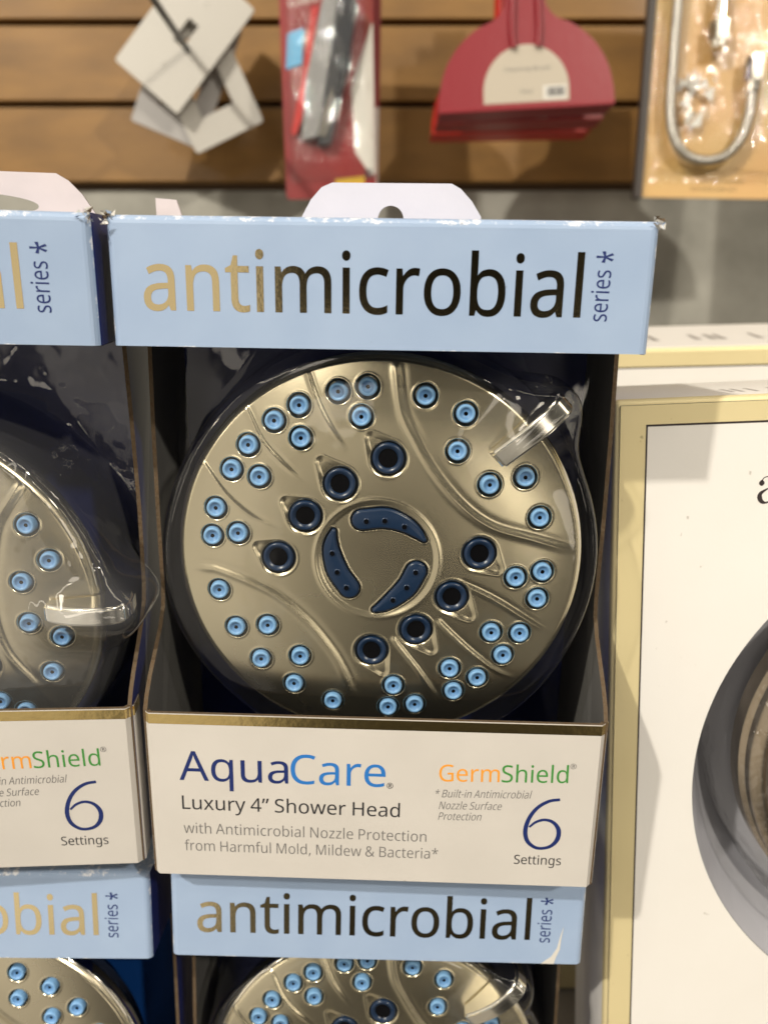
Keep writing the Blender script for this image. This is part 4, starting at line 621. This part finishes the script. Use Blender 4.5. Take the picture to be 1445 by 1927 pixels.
# ------------------------------------------------------------------ goods hanging on the slat wall
def hook(loc, length, label):
    t = root('display_hook', label, 'hook', loc, (0, 0, 0), 'display hooks on the slat wall')
    bm = bmesh.new(); tube(bm, [(0, 0, 0), (0, -length, 3), (0, -length - 8, 7), (0, -length - 10, 14)], 3.0); from_bm('rod', bm, M['steel'], t, True, 50)
    bm = bmesh.new(); box(bm, -8, 8, -2.2, -0.05, -16, 22, bev=0.6); from_bm('mounting_plate', bm, M['steel'], t)
    return t
hook((-0.1817, 0.8745, 0.2560), 330, 'dark steel display hook the white wall plates hang from')
def rrect(w, h, r=3, n=5):
    o = []
    for cx, cz, a0 in ((w / 2 - r, h / 2 - r, 0), (-w / 2 + r, h / 2 - r, 90), (-w / 2 + r, -h / 2 + r, 180), (w / 2 - r, -h / 2 + r, 270)):
        o += [(cx + r * math.cos(R(a0 + 90 * i / n)), cz + r * math.sin(R(a0 + 90 * i / n))) for i in range(n + 1)]
    return o
def wall_plate(label, loc, ang, w, h, hole, m, screws):
    t = root('wall_plate', label, 'wall plate', loc, (R(-3), R(ang), 0), 'white wall plates on a hook')
    hl = [[(-hole[0] / 2, -hole[1] / 2 + hole[2]), (hole[0] / 2, -hole[1] / 2 + hole[2]), (hole[0] / 2, hole[1] / 2 + hole[2]), (-hole[0] / 2, hole[1] / 2 + hole[2])]]
    p = plate('cover', [rrect(w, h)] + hl, 0, 2.4, M[m], t)
    md = p.modifiers.new('bev', 'BEVEL'); md.width = 0.0009; md.segments = 2; md.limit_method = 'ANGLE'
    for q in screws:
        bm = bmesh.new(); lathe(bm, [(3.4, -0.05), (2.4, -0.35), (1.5, -0.1), (1.3, 0.05), (0, 0.05)], 18, mi=[0, 0, 1, 1], center=(q[0], 0, q[1])); from_bm('screw_hole', bm, [M[m], M['black']], t, True)
    return t
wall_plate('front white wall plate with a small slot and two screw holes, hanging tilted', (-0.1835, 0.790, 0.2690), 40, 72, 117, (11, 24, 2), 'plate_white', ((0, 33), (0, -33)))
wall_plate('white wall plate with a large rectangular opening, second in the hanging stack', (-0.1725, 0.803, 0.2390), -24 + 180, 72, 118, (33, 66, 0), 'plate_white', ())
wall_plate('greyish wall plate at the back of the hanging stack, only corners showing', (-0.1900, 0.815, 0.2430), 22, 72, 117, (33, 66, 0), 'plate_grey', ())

def knife_pack(label, loc, ry, front):
    t = root('knife_pack', label, 'blister pack', loc, (R(-2), R(ry), R(-2)), 'utility knife packs')
    cd = plate('backing_card', [rrect(80, 200, 4)], 0, 0.8, M['card_red'] if front else M['card_maroon'], t)
    plate('pale_print', [[(38, 40), (20, -10), (22, -62), (36, -82), (39.4, -80), (39.4, 40)]] if front else [[(5, -30), (39.4, -30), (39.4, -97), (20, -97)]], -0.1, 0, M['card_white'], cd)
    plate('yellow_print', [[(4, -84), (30, -82), (30, -90), (4, -91)]], -0.14, 0, M['yellow'], cd)
    for i in range(6): plate('barcode_bar', [[(30 + i * 1.3, -76), (30.8 + i * 1.3, -76), (30.8 + i * 1.3, -84), (30 + i * 1.3, -84)]], -0.18, 0, M['ink_black'], cd)
    text('card_lettering', 'LESS', M['card_white'], cd, -34, 67, -6, 70, 8, 'E'); text('card_lettering', 'ELEMENT MARKER', M['card_white'], cd, -32, 55, 22, 62, 5, 'E')
    if not front: return t
    kn = root('utility_knife', 'grey and black utility knife with a red stripe inside the clear red pack', 'knife', loc, (R(-2), R(ry + 14 - 180), R(-2)))
    def body(name, pts, y, th, m):
        o = plate(name, [pts], y, th, M[m], kn); md = o.modifiers.new('bev', 'BEVEL'); md.width = 0.0015; md.segments = 2; md.limit_method = 'ANGLE'
    fl = lambda pts: [(-a, -b) for a, b in pts]
    body('handle', fl([(-14, 60), (-4, 64), (2, 30), (4, -50), (-10, -56), (-16, -10)]), -12, 8, 'knife_grey')
    body('slider_body', fl([(-2, 64), (14, 58), (17, 10), (15, -54), (4, -58), (1, 0)]), -14, 11, 'knife_black')
    body('stripe', fl([(-23, 46), (-17, 48), (-14, -40), (-17, -54), (-21, -52), (-20, 0)]), -9, 5, 'red_plastic')
    body('blade', fl([(3, -50), (11, -50), (13, -20), (7, -10)]), -15.2, 1.0, 'chrome')
    plate('price_tag', [[(-34, 34), (-20, 38), (-22, 10), (-36, 6)]], -1.4, 0.4, M['tag_blue'], t)
    NU, NV = 60, 40; u, v = np.meshgrid(np.linspace(-1, 1, NU), np.linspace(-1, 1, NV), indexing='ij')
    hgt = 19 * sst(1 - np.abs(u), 0, .18) * sst(1 - np.abs(v), 0, .22) * (0.86 + .1 * np.sin(u * 9 + v * 3) + .08 * np.sin(v * 11))
    grid_mesh('blister', np.stack([3 + v * 38, -0.5 - hgt, u * 78 - 8], -1).reshape(-1, 3) * K, NU, NV, M['blister_wall'], t, wrap=False)
    return t
knife_pack('red blister pack holding a grey utility knife, hanging in front of another', (-0.0485, 0.735, 0.2180), -1, True)
knife_pack('maroon and white knife pack peeking out behind the front red pack', (-0.0435, 0.757, 0.2290), 1, False)

def dustpan(label, loc, m, first, ry):
    t = root('dustpan', label, 'dustpan', loc, (R(-2), R(ry), 0), 'red dustpans on one hook')
    half = [(73, 0), (72, 12), (67, 30), (56, 47), (40, 60), (26, 66), (19, 73), (16, 85), (15, 160)]
    hs = smooth_line(half, 5).tolist(); out = hs + [(-a, b) for a, b in hs[::-1]]
    p = plate('pan', [out], 0, 3.0, M[m], t); md = p.modifiers.new('bev', 'BEVEL'); md.width = 0.001; md.segments = 2; md.limit_method = 'ANGLE'
    bm = bmesh.new(); tube(bm, [(a, -2.5, b) for a, b in (smooth_line([(-10, 44), (-11, 60), (-10, 90), (-10, 160)], 4))], 2.2, 8); tube(bm, [(a, -2.5, b) for a, b in (smooth_line([(10, 44), (11, 60), (10, 90), (10, 160)], 4))], 2.2, 8); from_bm('handle_ribs', bm, M[m], t, True, 60)
    bm = bmesh.new(); box(bm, -73, 73, -1, 26, -2.6, 0.2, bev=1.0); from_bm('lip', bm, M[m], t)
    if first:
        arch = [(-35.5, 3), (35.5, 3)] + [(35.5 * math.cos(a), 12 + 35 * math.sin(a)) for a in np.linspace(0, math.pi, 24)]
        lb = plate('paper_label', [arch], -0.15, 0.1, M['label_beige'], t)
        text('label_lettering', 'Cleaning Brush', M['ink_grey'], lb, -18, 27, 20, 27, 3.4, 'l', y=-0.25)
        text('label_lettering', '5ea', M['ink_grey'], lb, -5, 10, 5, 10, 3, '5', y=-0.25)
        plate('barcode_patch', [[(14, 4.5), (33, 4.5), (33, 15), (14, 15)]], -0.22, 0, M['card_white'], lb)
        for i in range(8): plate('barcode_bar', [[(17 + i * 1.9, 6.5), (18 + i * 1.9 + (i % 3) * .3, 6.5), (18 + i * 1.9 + (i % 3) * .3, 13.5), (17 + i * 1.9, 13.5)]], -0.28, 0, M['ink_black'], lb)
    else: plate('paper_label', [[(-4, -2.2), (24, -2.2), (26, 6), (2, 7)]], -0.2, 0.1, M['card_white'], t)
    return t
dustpan('front dusty rose red dustpan with a beige half round paper label', (0.1185, 0.700, 0.1850), 'pan_rose', True, -3)
dustpan('deep red dustpan hanging second, its lower edge below the rose one', (0.1185, 0.735, 0.1840), 'pan_deep', False, -1.5)
dustpan('bright scarlet dustpan hanging last, lowest edge of the three', (0.1165, 0.770, 0.1830), 'pan_red', False, -1)

hp = root('hose_pack', 'tan carded pack with a looped metal hose under clear plastic, at the upper right', 'blister pack', (0.2185, 0.700, 0.1140), (R(-3), R(1.2), R(-2)))
bm = bmesh.new(); box(bm, 0, 170, 0, 1.2, 0, 260); cd = from_bm('backing_card', bm, M['tan_card'], hp)
bm = bmesh.new(); box(bm, -6, -0.1, -4, 6, -1, 260); from_bm('dark_edge', bm, M['dark_edge'], hp)
hs = root('braided_hose', 'braided metal hose bent in a U with a nut, inside the tan carded pack', 'hose', (0.2185, 0.700, 0.1140), (R(-3), R(1.2), R(-2)))
ln = smooth_line([(15, -11, 250), (15, -11, 160), (15, -11, 100), (16, -11, 64), (22, -11, 42), (34, -11, 30), (50, -11, 27), (65, -11, 32), (76, -11, 46), (80, -11, 64), (81, -11, 82)], 6)
bm = bmesh.new(); tube(bm, ln.tolist(), 4.2); from_bm('hose_tube', bm, M['hose'], hs, True, 60)
def fitting(x, z0, n):
    bm = bmesh.new(); z = z0
    for r, l in n: tube(bm, [(x, -11, z), (x, -11, z + l)], r, 6 if r > 7 else 16); z += l
    from_bm('coupling_nut', bm, M['chrome'], hs, True, 30)
fitting(81, 80, ((6.2, 8), (8.2, 14), (7.4, 5))); fitting(50, 112, ((7.0, 6), (8.4, 14), (5.0, 40)))
bm = bmesh.new()
for i in range(26):
    c = Vector((random.uniform(26, 46), random.uniform(-9, -3), random.uniform(60, 96))); n = [bm.verts.new((c + Vector((random.uniform(-8, 8), random.uniform(-2, 2), random.uniform(-10, 10)))) * K) for _ in range(3)]; bm.faces.new(n)
wbag = from_bm('parts_bag', bm, M['card_white'], None); wbag.location = hs.location; wbag.rotation_euler = hs.rotation_euler
tag(wbag, 'crumpled pale plastic parts bag inside the loop of the hose', 'bag')
NU, NV = 120, 90; u, v = np.meshgrid(np.linspace(0, 1, NU), np.linspace(0, 1, NV), indexing='ij')
nz = sum(np.sin(u * rng.uniform(8, 40) + v * rng.uniform(8, 40) + rng.uniform(0, 6)) for _ in range(14)) * 0.35
hgt = 18 * sst(np.minimum(np.minimum(u, 1 - u) * 2.2, np.minimum(v, 1 - v) * 1.6), 0.05, .22) + nz * 0.7
grid_mesh('clear_cover', np.stack([2 + v * 166, -1.2 - np.maximum(hgt, 0.1), 12 + u * 246], -1).reshape(-1, 3) * K, NU, NV, M['blister_wall'], hp, wrap=False)
text('card_lettering', 'FIXTURES MARKET', M['kraft'], cd, 48, 12, 86, 12, 2.6, 'E', y=-0.1); text('card_lettering', 'KITCHEN SINK SET', M['kraft'], cd, 42, 6, 80, 6, 2.6, 'E', y=-0.1)
